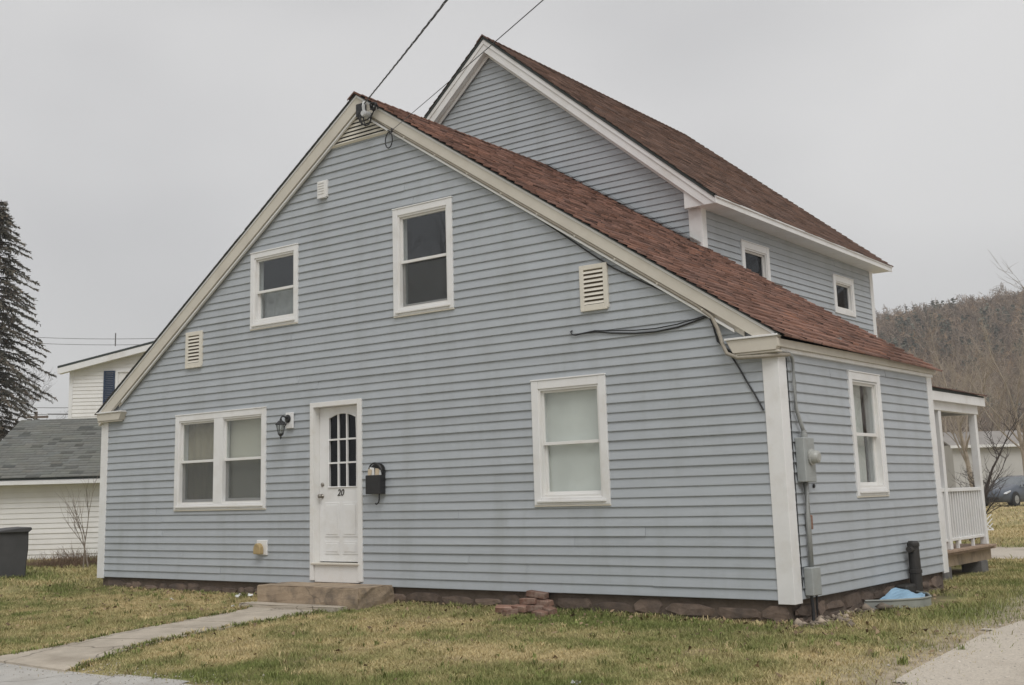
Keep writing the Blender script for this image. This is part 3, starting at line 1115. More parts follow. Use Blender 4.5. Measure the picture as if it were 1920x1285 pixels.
# casing and jambs
b = MB(Tf)
b.box(4.775, 4.838, 0.0, 0.036, 0.05, 2.354)
b.box(5.658, 5.735, 0.0, 0.036, 0.05, 2.354)
b.box(4.8385, 5.6575, 0.0, 0.034, 2.290, 2.354)
b.build('casing', M['trim_frame'], door, bevel=0.003)
b = MB(Tf)
b.box(4.815, dx0 - 0.003, -0.14, 0.012, 0.262, 2.300)
b.box(dx1 + 0.003, 5.67, -0.14, 0.012, 0.262, 2.300)
b.box(dx0 - 0.002, dx1 + 0.002, -0.14, 0.012, dz1 + 0.004, 2.302)
b.build('jamb', M['trim_frame'], door)
b = MB(Tf)
b.box(4.80, 5.68, -0.13, 0.045, 0.248, 0.272)
b.build('threshold', M['trim_old'], door, bevel=0.004)
b = MB(Tf)
b.box(4.84, 5.67, -0.02, 0.010, 0.03, 0.247)
b.build('kick_board', M['trim_frame'], door, bevel=0.003)
# molding round the glass, muntins, panes
b = MB(Tf)
prev = None
outer = [(gx0 - 0.02, gz0 - 0.02), (gx1 + 0.02, gz0 - 0.02), (gx1 + 0.02, gz1)]
for k in range(narc + 1):
    t = k / narc
    outer.append((gx1 + 0.02 + (gx0 - gx1 - 0.04) * t, gz1 + arch * (1 - (2 * t - 1) ** 2)))
outer.append((gx0 - 0.02, gz0 - 0.02))
b.tube([(x, DV + 0.004, z) for x, z in outer], 0.012, 5)
b.build('glass_molding', M['trim'], door)
cw3 = (gx1 - gx0) / 3
rows = [gz0, gz0 + 0.295, gz0 + 0.60, gz1 + arch]
b = MB(Tf)
for k in (1, 2):
    b.box(gx0 + cw3 * k - 0.011, gx0 + cw3 * k + 0.011, DV - 0.03, DV + 0.006, gz0 - 0.015, gz1 + arch * 0.9)
for z in rows[1:3]:
    for k in range(3):
        b.box(gx0 + cw3 * k + (0.0115 if k else -0.015), gx0 + cw3 * (k + 1) - (0.0115 if k < 2 else -0.015), DV - 0.029, DV + 0.005, z - 0.011, z + 0.011)
b.build('muntin', M['trim'], door)
for k in range(3):
    for j in range(3):
        b = MB(Tf)
        x0_, x1_ = gx0 + cw3 * k, gx0 + cw3 * (k + 1)
        if j < 2:
            b.box(x0_, x1_, DV - 0.022, DV - 0.018, rows[j], rows[j + 1])
        else:
            pr = [(x0_, rows[2]), (x1_, rows[2])]
            for q in range(5):
                xx = x1_ + (x0_ - x1_) * q / 4
                tt = (xx - gx0) / (gx1 - gx0)
                pr.append((xx, gz1 + arch * (1 - (2 * tt - 1) ** 2) + 0.004))
            b.prism(pr, DV - 0.022, DV - 0.018)
        b.build('pane', M['glass_dark'], door)
# raised panels on the lower half
for (a, c) in ((4.945, 5.215), (5.275, 5.545)):
    for (p, q) in ((0.60, 1.04),  (0.38, 0.545)):
        b = MB(Tf)
        b.box(a, c, DV + 0.0005, DV + 0.008, p, q)
        b.box(a + 0.03, c - 0.03, DV + 0.0085, DV + 0.014, p + 0.03, q - 0.03)
        b.build('raised_panel', M['trim'], door, bevel=0.004)
b = MB(Tf)
b.lathe([(0.030, DV), (0.030, DV + 0.008), (0.012, DV + 0.012), (0.012, DV + 0.035), (0.028, DV + 0.045), (0.030, DV + 0.062), (0.016, DV + 0.075)], (4.895, 0, 1.125), 'y', 14)
b.build('knob', M['brass'], door, smooth=True)
b = MB(Tf)
b.lathe([(0.026, DV), (0.026, DV + 0.014), (0.014, DV + 0.020)], (4.900, 0, 1.275), 'y', 14)
b.build('deadbolt', M['brass'], door, smooth=True)


def text_mesh(s, size, depth):
    cu_ = bpy.data.curves.new('t', 'FONT')
    cu_.body = s
    cu_.size = size
    cu_.extrude = depth
    cu_.offset = 0.002
    cu_.shear = 0.25
    cu_.align_x = 'CENTER'
    o = bpy.data.objects.new('t', cu_)
    col.objects.link(o)
    bpy.context.view_layer.update()
    me = bpy.data.meshes.new_from_object(o.evaluated_get(bpy.context.evaluated_depsgraph_get()))
    bpy.data.objects.remove(o)
    return me


me = text_mesh('20', 0.118, 0.002)
me.materials.clear()
me.materials.append(M['pipe'])
num = bpy.data.objects.new('house_number', me)
link(num, door)
num.location = (5.235, -DV - 0.004, 1.125)
num.rotation_euler = (R(90), 0, 0)


# ---- louvers and vents on the gable
def louver(u0, u1, z0, z1, n, fr=0.045):
    b = MB(Tf)
    b.box(u0, u0 + fr, 0.0, 0.045, z0, z1)
    b.box(u1 - fr, u1, 0.0, 0.045, z0, z1)
    b.box(u0 + fr + 0.0005, u1 - fr - 0.0005, 0.0, 0.045, z1 - fr, z1)
    b.box(u0 + fr + 0.0005, u1 - fr - 0.0005, 0.0, 0.045, z0, z0 + fr)
    v = b.build('louver_vent', M['vent_cream'], house, bevel=0.004)
    b = MB(Tf)
    b.poly([(u0 + fr, 0.0225, z0 + fr), (u1 - fr, 0.0225, z0 + fr), (u1 - fr, 0.0225, z1 - fr), (u0 + fr, 0.0225, z1 - fr)])
    b.build('vent_back', M['ventdark'], v)
    st = (z1 - z0 - 2 * fr) / n
    for k in range(n):
        z = z0 + fr + k * st
        b = MB(Tf)
        i = 0
        pr = [(0.026, z + st * 0.66), (0.044, z + st * 0.10), (0.044, z + st * 0.16), (0.030, z + st * 0.72)]
        b.v = [Tf(u0 + fr, v_, z_) for v_, z_ in pr] + [Tf(u1 - fr, v_, z_) for v_, z_ in pr]
        b.f = [[0, 1, 2, 3], [7, 6, 5, 4]] + [[q, 4 + q, 4 + (q + 1) % 4, (q + 1) % 4] for q in range(4)]
        b.build('slat', M['vent_cream'], v)
    b = MB(Tf)
    b.box(u0 + 0.01, u1 - 0.01, 0.0, 0.055, z0 - 0.014, z0 - 0.001)
    b.build('vent_sill', M['vent_cream'], v, bevel=0.002)


louver(9.205, 9.575, 3.09, 3.60, 8, 0.055)
louver(2.085, 2.465, 3.06, 3.585, 8, 0.06)
# small hooded vent
b = MB(Tf)
b.box(4.93, 5.115, 0.0, 0.05, 5.15, 5.385)
hv = b.build('hooded_vent', M['trim_frame'], house, bevel=0.006)
for k in range(5):
    z = 5.20 + k * 0.036
    b = MB(Tf)
    b.prism([(4.955, z), (5.07, z), (5.07, z + 0.024), (4.955, z + 0.024)], 0.051, 0.060)
    b.build('slat', M['trim_frame'], hv, bevel=0.002)
b = MB(Tf)
b.box(4.96, 5.10, 0.02, 0.075, 5.135, 5.160)
b.build('vent_lip', M['trim_frame'], hv)
# triangular louver under the peak
b = MB(Tf)
tri = [(5.14, 5.83), (6.36, 5.83), (5.75, 6.235)]
tl = b
for p, q in zip(tri, tri[1:] + tri[:1]):
    b.tube([(p[0], 0.028, p[1]), (q[0], 0.028, q[1])], 0.026, 4)
tv = b.build('gable_vent', M['vent_cream'], house)
b = MB(Tf)
b.poly([(p[0], 0.021, p[1]) for p in tri])
b.build('vent_back', M['dark'], tv)
for k in range(6):
    z = 5.87 + k * 0.052
    hw = (6.225 - z) / 0.66 - 0.02
    if hw < 0.04:
        continue
    b = MB(Tf)
    pr = [(0.024, z + 0.034), (0.040, z), (0.042, z + 0.004), (0.028, z + 0.038)]
    b.v = [Tf(5.75 - hw, v_, z_) for v_, z_ in pr] + [Tf(5.75 + hw, v_, z_) for v_, z_ in pr]
    b.f = [[0, 1, 2, 3], [7, 6, 5, 4]] + [[q, 4 + q, 4 + (q + 1) % 4, (q + 1) % 4] for q in range(4)]
    b.build('slat', M['vent_cream'], tv)
# dryer vent
b = MB(Tf)
b.box(3.72, 3.93, 0.0, 0.035, 0.36, 0.56)
dv = b.build('dryer_vent', M['trim_frame'], house, bevel=0.006)
b = MB(Tf)
n = 10
pr = []
for k in range(n + 1):
    a = math.pi * k / n
    pr.append((3.80 + 0.075 * math.cos(a) * 0.95, 0.435 + 0.085 * math.sin(a)))
pr += [(3.73, 0.375), (3.87, 0.375)]
b.prism(pr, 0.036, 0.105)
b.build('vent_hood', M['rust'], dv, bevel=0.008)

# ---- foundation of rough stones
fd = MB()
fd.box(0.06, W - 0.06, 0.035, 0.25, -0.9, -0.002)
fd.box(W - 0.30, W - 0.035, 0.251, D - 0.05, -0.9, -0.002)
fd.box(0.06, 0.25, 0.251, D - 0.05, -0.9, -0.002)
fd.box(RL + 0.1, RX - 0.06, RY + 0.3, Y2E - 0.1, -0.9, -0.003)
found = fd.build('foundation', M['mortar'], house)


def stone(T, u0, u1, z0, z1, parent, depth=0.024, mt=None, jit=0.014):
    b = MB()
    cu_, cz_ = (u0 + u1) / 2, (z0 + z1) / 2
    hw, hh = (u1 - u0) / 2, (z1 - z0) / 2
    n = random.choice((6, 7, 8))
    ring0, ring1 = [], []
    for k in range(n):
        a = 2 * math.pi * (k + 0.3 * random.random()) / n
        c, s = math.cos(a), math.sin(a)
        rr = 1 / max(abs(c), abs(s)) ** random.uniform(0.7, 1.0)
        ring0.append((cu_ + hw * c * rr, 0.0, cz_ + hh * s * rr))
        ring1.append((cu_ + hw * 0.9 * c * rr + random.uniform(-jit, jit), depth * random.uniform(0.65, 1.1), cz_ + hh * 0.88 * s * rr + random.uniform(-jit, jit)))
    V = [T(*p) for p in ring0 + ring1] + [T(cu_, depth * 1.1, cz_)]
    F = [(k, (k + 1) % n, n + (k + 1) % n, n + k) for k in range(n)] + [(n + k, n + (k + 1) % n, 2 * n) for k in range(n)]
    return mesh_obj('stone', V, F, mt or M['stone'], parent)


TF2 = lambda u, v, z: (u, 0.035 - v, z)
TR2 = lambda u, v, z: (W - 0.035 + v, u, z)
for T, a, c in ((TF2, 0.10, W - 0.05), (TR2, 0.05, D - 0.1)):
    for row, (zl, zh) in enumerate(((-0.33, -0.19), (-0.185, -0.055))):
        x = a + random.uniform(0, 0.1)
        while x < c - 0.1:
            w_ = min(random.uniform(0.12, 0.62), c - x)
            if not (T is TF2 and 4.3 < x < 6.1):
                stone(T, x, x + w_ - 0.015, zl + random.uniform(-0.01, 0.03), zh + random.uniform(-0.045, 0.03), found)
            x += w_

# ---- porch behind the wing, part of the house
PX = 11.0
por = MB()
por.box(8.52, PX + 0.10, 5.05, 8.30, 0.10, 0.14)
porch = por.build('porch', M['deck'], house, bevel=0.004)
for k in range(16):
    b = MB()
    y = 5.06 + k * 0.197
    b.box(8.53, PX + 0.14, y, y + 0.190, 0.1405, 0.165)
    b.build('deck_board', M['deck'], porch)
b = MB()
b.box(PX - 0.02, PX + 0.02, 5.06, 8.29, -0.06, 0.099)
b.box(8.53, PX - 0.021, 8.25, 8.29, -0.06, 0.099)
b.build('rim_joist', M['concrete'], porch)
for y in (6.2, 7.85):
    b = MB()
    b.box(PX - 0.25, PX + 0.05, y - 0.15, y + 0.15, -0.5, -0.061)
    b.build('pier', M['block'], porch, bevel=0.01)
for y in (5.15, 6.46, 8.10):
    b = MB()
    b.box(PX - 0.05, PX + 0.05, y - 0.05, y + 0.05, 0.166, 2.09)
    b.build('post', M['trim'], porch, bevel=0.005)
b = MB()
b.box(PX - 0.06, PX + 0.06, 5.05, 8.20, 2.091, 2.27)
b.box(8.55, PX - 0.061, 8.08, 8.19, 2.091, 2.27)
b.build('beam', M['trim'], porch, bevel=0.005)
for (ya, yb) in ((5.205, 6.405), (6.515, 8.045)):
    b = MB()
    b.box(PX - 0.035, PX + 0.035, ya, yb, 0.955, 1.005)
    b.box(PX - 0.025, PX + 0.025, ya, yb, 0.275, 0.315)
    b.build('rail', M['trim'], porch, bevel=0.004)
    n = 14
    for k in range(n):
        y = ya + (yb - ya) * (k + 0.5) / n
        b = MB()
        b.box(PX - 0.017, PX + 0.017, y - 0.017, y + 0.017, 0.3155, 0.9545)
        b.build('baluster', M['trim'], porch)
    for y in (ya + 0.35, yb - 0.5):
        b = MB()
        b.box(PX - 0.02, PX + 0.02, y - 0.02, y + 0.02, 0.166, 0.2745)
        b.build('rail_foot', M['trim'], porch)
n = 10
for k in range(n):
    x = 8.75 + 2.1 * (k + 0.5) / n
    b = MB()
    b.box(x - 0.017, x + 0.017, 8.083, 8.117, 0.3155, 0.9545)
    b.build('baluster', M['trim'], porch)
b = MB()
b.box(8.6, PX - 0.06, 8.07, 8.13, 0.955, 1.005)
b.box(8.6, PX - 0.06, 8.08, 8.12, 0.275, 0.315)
b.build('rail', M['trim'], porch)
pr0 = slab('porch_roof', (PX + 0.13, 4.85, 2.40), (PX + 0.13, 8.34, 2.37), (RX + 0.02, 4.85, 2.95), (RX + 0.02, 8.34, 2.92), 0.05, M['drip'], porch)
shingles('shingles', (PX + 0.15, 4.83, 2.40), (PX + 0.15, 8.36, 2.37), (RX + 0.02, 4.83, 2.95), (RX + 0.02, 8.36, 2.92), (0.12, 0.075, 0.06), porch, M['shingle'])
b = MB()
b.box(PX + 0.105, PX + 0.135, 4.84, 8.35, 2.215, 2.345)
b.build('fascia', M['trim'], porch, bevel=0.003)
b = MB()
b.box(PX + 0.065, PX + 0.104, 4.86, 8.32, 2.268, 2.285)
b.build('soffit', M['trim_frame'], porch)

porch.location = (0, -0.28, 0)

# ------------------------------------------------------------------ things on and round the house
# concrete stoop and the slab before it
st = thing('stoop', 'brown weathered concrete stoop below the white door', 'stoop', (5.34, -0.32, -0.22))


def rough_block(name, x0, x1, y0, y1, z0, z1, mt, parent, jit=0.008, cuts=5):
    b = MB()
    b.box(x0, x1, y0, y1, z0, z1)
    o = b.build(name, mt, parent)
    bm = bmesh.new()
    bm.from_mesh(o.data)
    bmesh.ops.bevel(bm, geom=bm.edges[:], offset=0.012, segments=2, affect='EDGES')
    bmesh.ops.subdivide_edges(bm, edges=[e for e in bm.edges if e.calc_length() > 0.15], cuts=cuts, use_grid_fill=True)
    for v in bm.verts:
        v.co += Vector((random.uniform(-jit, jit), random.uniform(-jit, jit), random.uniform(-jit, jit) * 0.5))
    bm.to_mesh(o.data)
    bm.free()
    return o


rough_block('step', -0.93, 0.90, -0.29, 0.335, -0.10, 0.245, M['concrete'], st)
rough_block('footing', -1.02, 0.72, -0.52, -0.292, -0.08, 0.035, M['walk'], st)

# bricks fallen from the foundation
bg = 'loose bricks and stones below the foundation'
bl = 'loose old brick in the lower part of the heap against the foundation'
for k, (x, y, z, rz, rx, s) in enumerate(((8.15, -0.22, 0.02, 0.4, 0.2, 1.0), (8.36, -0.20, 0.03, -0.2, 0.1, 1.1), (8.55, -0.17, 0.03, 0.3, -0.15, 1.0),
                                         (8.75, -0.20, 0.02, -0.5, 0.1, 0.9), (8.42, -0.12, 0.10, 0.1, 0.05, 1.0), (8.60, -0.11, 0.085, -0.15, 0.1, 1.05),
                                         (8.50, -0.08, 0.165, 0.08, 0.0, 1.15), (8.28, -0.30, 0.0, 0.9, 0.0, 0.8), (8.70, -0.31, 0.0, -0.3, 0.1, 0.8))):
    b = MB()
    b.box(-0.105 * s, 0.105 * s, -0.052, 0.052, -0.030, 0.034)
    o = b.build('brick', M['brick'], None, bevel=0.008)
    for v in o.data.vertices:
        v.co += Vector((random.uniform(-.008, .008), random.uniform(-.006, .006), random.uniform(-.005, .005)))
    o.location = (x, y, gzf(x, y) + 0.03 + z)
    o.rotation_euler = (rx, random.uniform(-0.12, 0.12), rz)
    if k == 6:
        tag(o, 'flat old brick lying on top of the heap against the foundation', 'brick', bg)
    else:
        tag(o, bl, 'brick', bg)

# crumbled rubble under the side wall
n = 130
x = 11.52 + np.abs(rng.normal(0, 0.13, n))
y = rng.uniform(-0.1, 1.9, n)
sz_ = rng.gamma(2.0, 0.011, n) + 0.006
oc = np.array([(1, 0, 0), (0, 1, 0), (-1, 0, 0), (0, -1, 0), (0, 0, 0.6), (0, 0, -0.6)])
V = (np.stack([x, y, gz(x, y) + sz_ * 0.3], -1)[:, None, :] + oc[None] * sz_[:, None, None] * rng.uniform(0.6, 1.4, (n, 6, 1))).reshape(-1, 3)
fc = np.array([(0, 1, 4), (1, 2, 4), (2, 3, 4), (3, 0, 4), (1, 0, 5), (2, 1, 5), (3, 2, 5), (0, 3, 5)])
c = np.repeat(np.array((0.30, 0.245, 0.19)) * rng.uniform(0.5, 1.5, (n, 1)), 6, axis=0)
tag(np_obj('rubble', V, (np.arange(n)[:, None, None] * 6 + fc[None]).reshape(-1, 3), M['pebble'], tint=c), 'crumbled stone and mortar rubble below the side wall', 'rubble', kind='stuff')

# wall lantern
lp = thing('wall_lantern', 'black carriage lantern on a white block beside the door', 'lamp', (4.37, 0.0, 2.02))
b = MB()
b.box(-0.055, 0.085, -0.055, -0.021, 0.02, 0.235)
b.build('mounting_block', M['trim'], lp, bevel=0.005)
b = MB()
b.lathe([(0.055, -0.057), (0.055, -0.068), (0.03, -0.078)], (-0.0, 0, 0.15), 'y', 14)
b.tube([(0.0, -0.07, 0.15), (0, -0.11, 0.17), (0, -0.15, 0.185), (0, -0.18, 0.165), (0, -0.185, 0.145)], 0.010, 6)
b.tube([(0.0, -0.07, 0.11), (0.0, -0.10, 0.06), (0, -0.13, 0.04), (0.0, -0.14, 0.065), (0, -0.12, 0.08)], 0.007, 6)
b.build('arm', M['black'], lp)
cx_, cy_ = 0.0, -0.185
b = MB()
b.lathe([(0.008, 0.15), (0.018, 0.142), (0.012, 0.13), (0.035, 0.115), (0.075, 0.075), (0.078, 0.066), (0.060, 0.062)], (cx_, cy_, 0), 'z', 6)
b.build('cap', M['black'], lp)
b = MB()
for k in range(6):
    a = k * math.pi / 3
    b.tube([(cx_ + 0.060 * math.cos(a), cy_ + 0.060 * math.sin(a), 0.064), (cx_ + 0.034 * math.cos(a), cy_ + 0.034 * math.sin(a), -0.055)], 0.005, 4)
b.lathe([(0.038, -0.050), (0.040, -0.062), (0.024, -0.078), (0.010, -0.092), (0.013, -0.103), (0.004, -0.130)], (cx_, cy_, 0), 'z', 8)
b.build('cage', M['black'], lp)
b = MB()
b.lathe([(0.054, 0.060), (0.030, -0.049)], (cx_, cy_, 0), 'z', 6)
b.build('glass', M['lampglass'], lp)

# mailbox stuffed with mail
mb = thing('mailbox', 'black wall mailbox stuffed with mail beside the door', 'mailbox', (6.02, -0.021, 1.13))
b = MB()
b.prism([(-0.125, 0.0), (0.125, 0.0), (0.125, 0.235), (-0.125, 0.235)], -0.11, -0.001)
b.build('box', M['blackmail'], mb, bevel=0.006)
b = MB()
n = 10
pr = [(-0.122, 0.22)] + [(-0.122 * math.cos(math.pi * k / n), 0.30 + 0.085 * math.sin(math.pi * k / n)) for k in range(n + 1)] + [(0.122, 0.22)]
b.prism(pr, -0.020, -0.0015)
b.build('back_plate', M['blackmail'], mb)
b = MB()
b.tube([(-0.115 * math.cos(math.pi * k / 12), -0.055 - 0.012 * math.sin(math.pi * k / 12), 0.27 + 0.115 * math.sin(math.pi * k / 12)) for k in range(13)], 0.012, 5)
b.build('lid', M['blackmail'], mb)
b = MB()
b.tube([(0.07, -0.06, 0.0), (0.075, -0.065, -0.06), (0.07, -0.075, -0.105), (0.045, -0.085, -0.125), (0.02, -0.08, -0.115)], 0.010, 6)
b.build('paper_hook', M['blackmail'], mb)
for k, (x, w_, h_, t) in enumerate(((-0.075, 0.055, 0.07, 0.25), (-0.03, 0.07, 0.09, -0.1), (0.03, 0.06, 0.075, 0.15), (0.08, 0.045, 0.06, -0.3))):
    b = MB()
    c, s = math.cos(t), math.sin(t)
    pr = [(x - w_ / 2, 0.19), (x + w_ / 2, 0.19), (x + w_ / 2 + s * h_, 0.235 + h_), (x - w_ / 2 + s * h_, 0.245 + h_)]
    b.prism(pr, -0.095 + k * 0.014, -0.085 + k * 0.014)
    b.build('envelope', M['paper'] if k % 2 == 0 else M['white_paper'], mb)

# electric meter with its conduit
em = thing('electric_meter', 'grey electric meter box with conduit on the side wall', 'meter', (W, 0.36, 0.0))
b = MB()
b.box(0.020, 0.118, -0.125, 0.125, 1.125, 1.565)
b.build('box', M['meter'], em, bevel=0.008)
b = MB()
b.lathe([(0.080, 0.119), (0.082, 0.135), (0.068, 0.140), (0.066, 0.18), (0.058, 0.200), (0.040, 0.210)], (0, 0.02, 1.37), 'x', 20)
b.build('meter_dome', M['dome'], em, smooth=False)
b = MB()
b.lathe([(0.035, 1.566), (0.035, 1.60), (0.026, 1.605), (0.026, 1.64)], (0.07, 0.0, 0), 'z', 12)
b.build('hub', M['conduit'], em)
b = MB()
b.tube([(0.06, -0.20, 2.40), (0.055, -0.13, 2.39), (0.050, -0.095, 2.34), (0.05, -0.095, 2.1), (0.05, -0.10, 1.86), (0.06, -0.03, 1.70), (0.07, 0.0, 1.62)], 0.020, 8)
b.build('service_conduit', M['conduit'], em, smooth=True)
b = MB()
b.tube([(0.06, -0.03, 1.124), (0.05, 0.0, 0.76), (0.055, -0.02, 0.30)], 0.026, 8)
b.tube([(0.05, 0.035, 1.124), (0.045, 0.04, 0.76)], 0.012, 6)
b.build('lower_conduit', M['conduit'], em, smooth=True)
b = MB()
b.box(0.022, 0.075, 0.005, 0.055, 0.66, 0.80)
b.build('clamp', M['brick'], em, bevel=0.006)
b = MB()
b.box(0.021, 0.115, -0.14, 0.06, 0.03, 0.30)
b.build('lower_box', M['meter'], em, bevel=0.008)
b = MB()
b.tube([(0.07, -0.10, 0.03), (0.075, -0.095, -0.1), (0.07, -0.10, -0.30)], 0.016, 6)
b.tube([(0.07, 0.02, 0.03), (0.06, 0.03, -0.1), (0.05, 0.03, -0.30)], 0.012, 6)
b.build('ground_wire', M['cable'], em)
b = MB()
b.lathe([(0.022, 0.019), (0.022, 0.03), (0.012, 0.034)], (0, 0.255, 1.085), 'x', 10)
b.build('cap_screw', M['cable'], em)
b = MB()
b.tube([(0.022, -0.185, 2.36), (0.022, -0.18, 1.6), (0.022, -0.185, 0.8), (0.022, -0.18, 0.1)], 0.006, 5)
b.build('thin_cable', M['cable'], em)

# black stack of pipe by the drive
pp = thing('vent_pipe', 'black capped pipe standing against the side wall', 'pipe', (W, 3.06, -0.25))
b = MB()
b.lathe([(0.068, 0.0), (0.068, 0.26), (0.076, 0.265), (0.076, 0.30), (0.066, 0.305), (0.062, 0.56), (0.070, 0.565), (0.070, 0.60), (0.05, 0.625)], (0.10, 0.03, 0.05), 'z', 16)
b.build('pipe', M['pipe'], pp)
b = MB()
b.tube([(0.10, 0.0, 0.58), (0.10, -0.13, 0.585)], 0.034, 10)
b.build('spur', M['pipe'], pp)
b = MB()
b.box(-0.03, 0.12, -0.34, 0.02, 0.06, 0.20)
b.build('foot_box', M['pipe'], pp, bevel=0.02)

# window well with a blue sheet
ww = thing('window_well', 'grey plastic window well with a crumpled blue sheet', 'window well', (11.75, 2.55, gzf(11.75, 2.5)))
b = MB()
pts = [(-0.21, -0.86), (0.02, -0.68), (0.22, -0.38), (0.24, -0.12), (0.08, 0.25), (-0.21, 0.55)]
V, F = [], []
for (x, y) in pts:
    V += [(x, y, -0.05), (x, y, 0.085), (x - 0.012, y, 0.085), (x - 0.012, y, -0.05)]
for k in range(len(pts) - 1):
    a = k * 4
    for q in range(4):
        F.append((a + q, a + (q + 1) % 4, a + 4 + (q + 1) % 4, a + 4 + q))
b.v, b.f = V, F
b.build('well_wall', M['greyplastic'], ww)
b = MB()
b.tube([(x, y, 0.09) for x, y in pts], 0.012, 6)
b.build('well_rim', M['greyplastic'], ww)
n = 14
V, F = [], []
for i in range(n + 1):
    for j in range(n + 1):
        a, c = i / n, j / n
        x, y = -0.16 + 0.36 * a * (1 - 0.9 * abs(c - 0.45)), -0.62 + 0.95 * c
        z = 0.08 + 0.10 * (1 - a) * math.exp(-((c - 0.55) / 0.28) ** 2) + 0.008 * math.sin(9 * a + 7 * c) + random.uniform(-0.005, 0.005)
        V.append((x, y, z))
for i in range(n):
    for j in range(n):
        q = i * (n + 1) + j
        F.append((q, q + 1, q + n + 2, q + n + 1))
mesh_obj('blue_sheet', V, F, M['bluetarp'], ww)

# ------------------------------------------------------------------ cables at the gable
sv = thing('service_drop', 'twisted service cable with weatherhead anchored at the gable peak', 'cable', (5.95, -0.12, 6.05))
b = MB()
b.box(-0.13, 0.0, -0.07, 0.015, 0.03, 0.21)
b.build('junction_box', M['black'], sv, bevel=0.01)
b = MB()
b.lathe([(0.035, -0.14), (0.045, -0.12), (0.040, -0.05), (0.048, -0.02), (0.035, 0.0)], (0.07, -0.0, 0.03), 'y', 12)
b.tube([(0.06, -0.10, 0.02), (0.05, -0.10, 0.14), (0.04, -0.08, 0.20)], 0.022, 8)
b.build('insulator', M['porcelain'], sv)
b = MB()
for k in range(7):
    a = random.uniform(0, 6.28)
    p = [(0.20 + 0.07 * math.cos(a + t * 0.9) * (1 - t * 0.06), -0.06 - 0.03 * math.sin(t * 1.3 + k), 0.11 + 0.05 * math.sin(a + t * 0.9)) for t in range(6)]
    b.tube(p, 0.011, 5)
for (x0_, z0_, x1_, z1_, sag) in ((0.02, 0.0, 0.15, 0.0, 0.13), (-0.05, 0.06, 0.17, 0.02, 0.17), (-0.08, 0.10, -0.02, -0.10, 0.03), (0.1, -0.05, 0.2, 0.1, 0.05)):
    b.tube([(x0_ + (x1_ - x0_) * t / 6, -0.07 - 0.02 * math.sin(t), z0_ + (z1_ - z0_) * t / 6 - sag * math.sin(math.pi * t / 6)) for t in range(7)], 0.010, 5)
b.build('jumper_wires', M['cable'], sv)
# twisted strands towards the street pole
A = Vector((0.06, -0.09, 0.18))
B = Vector((7.88, -6.88, -1.51 + 2.05))
end = Vector((11.522, -5.0, 4.542)) - Vector((5.95, -0.12, 6.05))
dirv = (end - A)
for s in range(3):
    b = MB()
    pts = []
    N = 150
    for k in range(N + 1):
        t = k / N * 1.55
        p = A + dirv * t + Vector((0, 0, 0.03 * t * (t - 1.0)))
        a = k * 0.42 + s * 2.094
        p = p + Vector((0.008 * math.cos(a), 0, 0.008 * math.sin(a)))
        pts.append(tuple(p))
    b.tube(pts, 0.0045 if s else 0.0055, 4)
    b.build('strand', M['cable'] if s != 1 else M['wire_far'], sv)

ph = thing('phone_line', 'thin black phone wire with a loop below the rake', 'cable', (6.40, -0.10, 5.80))
A = Vector((0.0, 0.0, 0.0))
end = Vector((12.321, -5.0, 4.31)) - Vector((6.40, -0.10, 5.80))
b = MB()
b.tube([tuple(A + (end - A) * t * 1.5 + Vector((0, 0, -0.05 * t * (1.5 - t)))) for t in [k / 24 for k in range(25)]], 0.0038, 5)
b.build('wire', M['cable'], ph)
b = MB()
b.tube([(-0.03 + 0.075 * math.sin(a) - 0.02, -0.01 - 0.02 * math.cos(a * 0.5), -0.12 + 0.115 * math.cos(a)) for a in [k * 0.33 for k in range(20)]], 0.0085, 5)
b.build('loop', M['cable'], ph)
b = MB()
b.tube([(-0.01, 0, 0.02), (0.02, -0.02, -0.02), (-0.03, -0.01, -0.04)], 0.014, 6)
b.build('clamp', M['cable'], ph)

cbx = thing('siding_cable', 'black cable stapled along the siding under the right rake', 'cable', (6.38, -0.03, 5.80))
pts = [(6.40, 5.76), (6.9, 5.48), (7.45, 5.07), (7.835, 4.79), (8.4, 4.43), (8.923, 4.06), (9.35, 3.74), (9.659, 3.52), (10.0, 3.33), (10.317, 3.16), (10.6, 2.98), (10.80, 2.85), (10.84, 2.76),
       (10.865, 2.66), (10.92, 2.55), (11.02, 2.43), (11.11, 2.28), (11.182, 2.143), (11.27, 1.99), (11.345, 1.84)]
b = MB()
b.tube([(x - 6.38, -0.0, z - 5.80) for x, z in pts], 0.009, 6)
b.build('cable', M['cable'], cbx)
b = MB()
pts = [(10.84, 2.86), (10.66, 2.82), (10.424, 2.775), (10.15, 2.755), (9.894, 2.765), (9.6, 2.80), (9.38, 2.835), (9.22, 2.835), (9.12, 2.825), (9.07, 2.835), (9.05, 2.87), (9.075, 2.88)]
b.tube([(x - 6.38, 0.0, z - 5.80) for x, z in pts], 0.009, 6)
b.tube([(x - 6.38, -0.004, z - 5.79 + 0.025 * math.sin(k * 0.5)) for k, (x, z) in enumerate(pts[:8])], 0.007, 6)
b.build('loose_end', M['cable'], cbx)
b = MB()
pts = [(10.85, 2.84), (10.90, 2.70), (10.93, 2.58), (11.0, 2.48), (11.04, 2.42)]
b.tube([(x - 6.38 - 0.05 * math.sin(k), -0.005, z - 5.80) for k, (x, z) in enumerate(pts)], 0.008, 6)
b.build('side_loop', M['cable'], cbx)

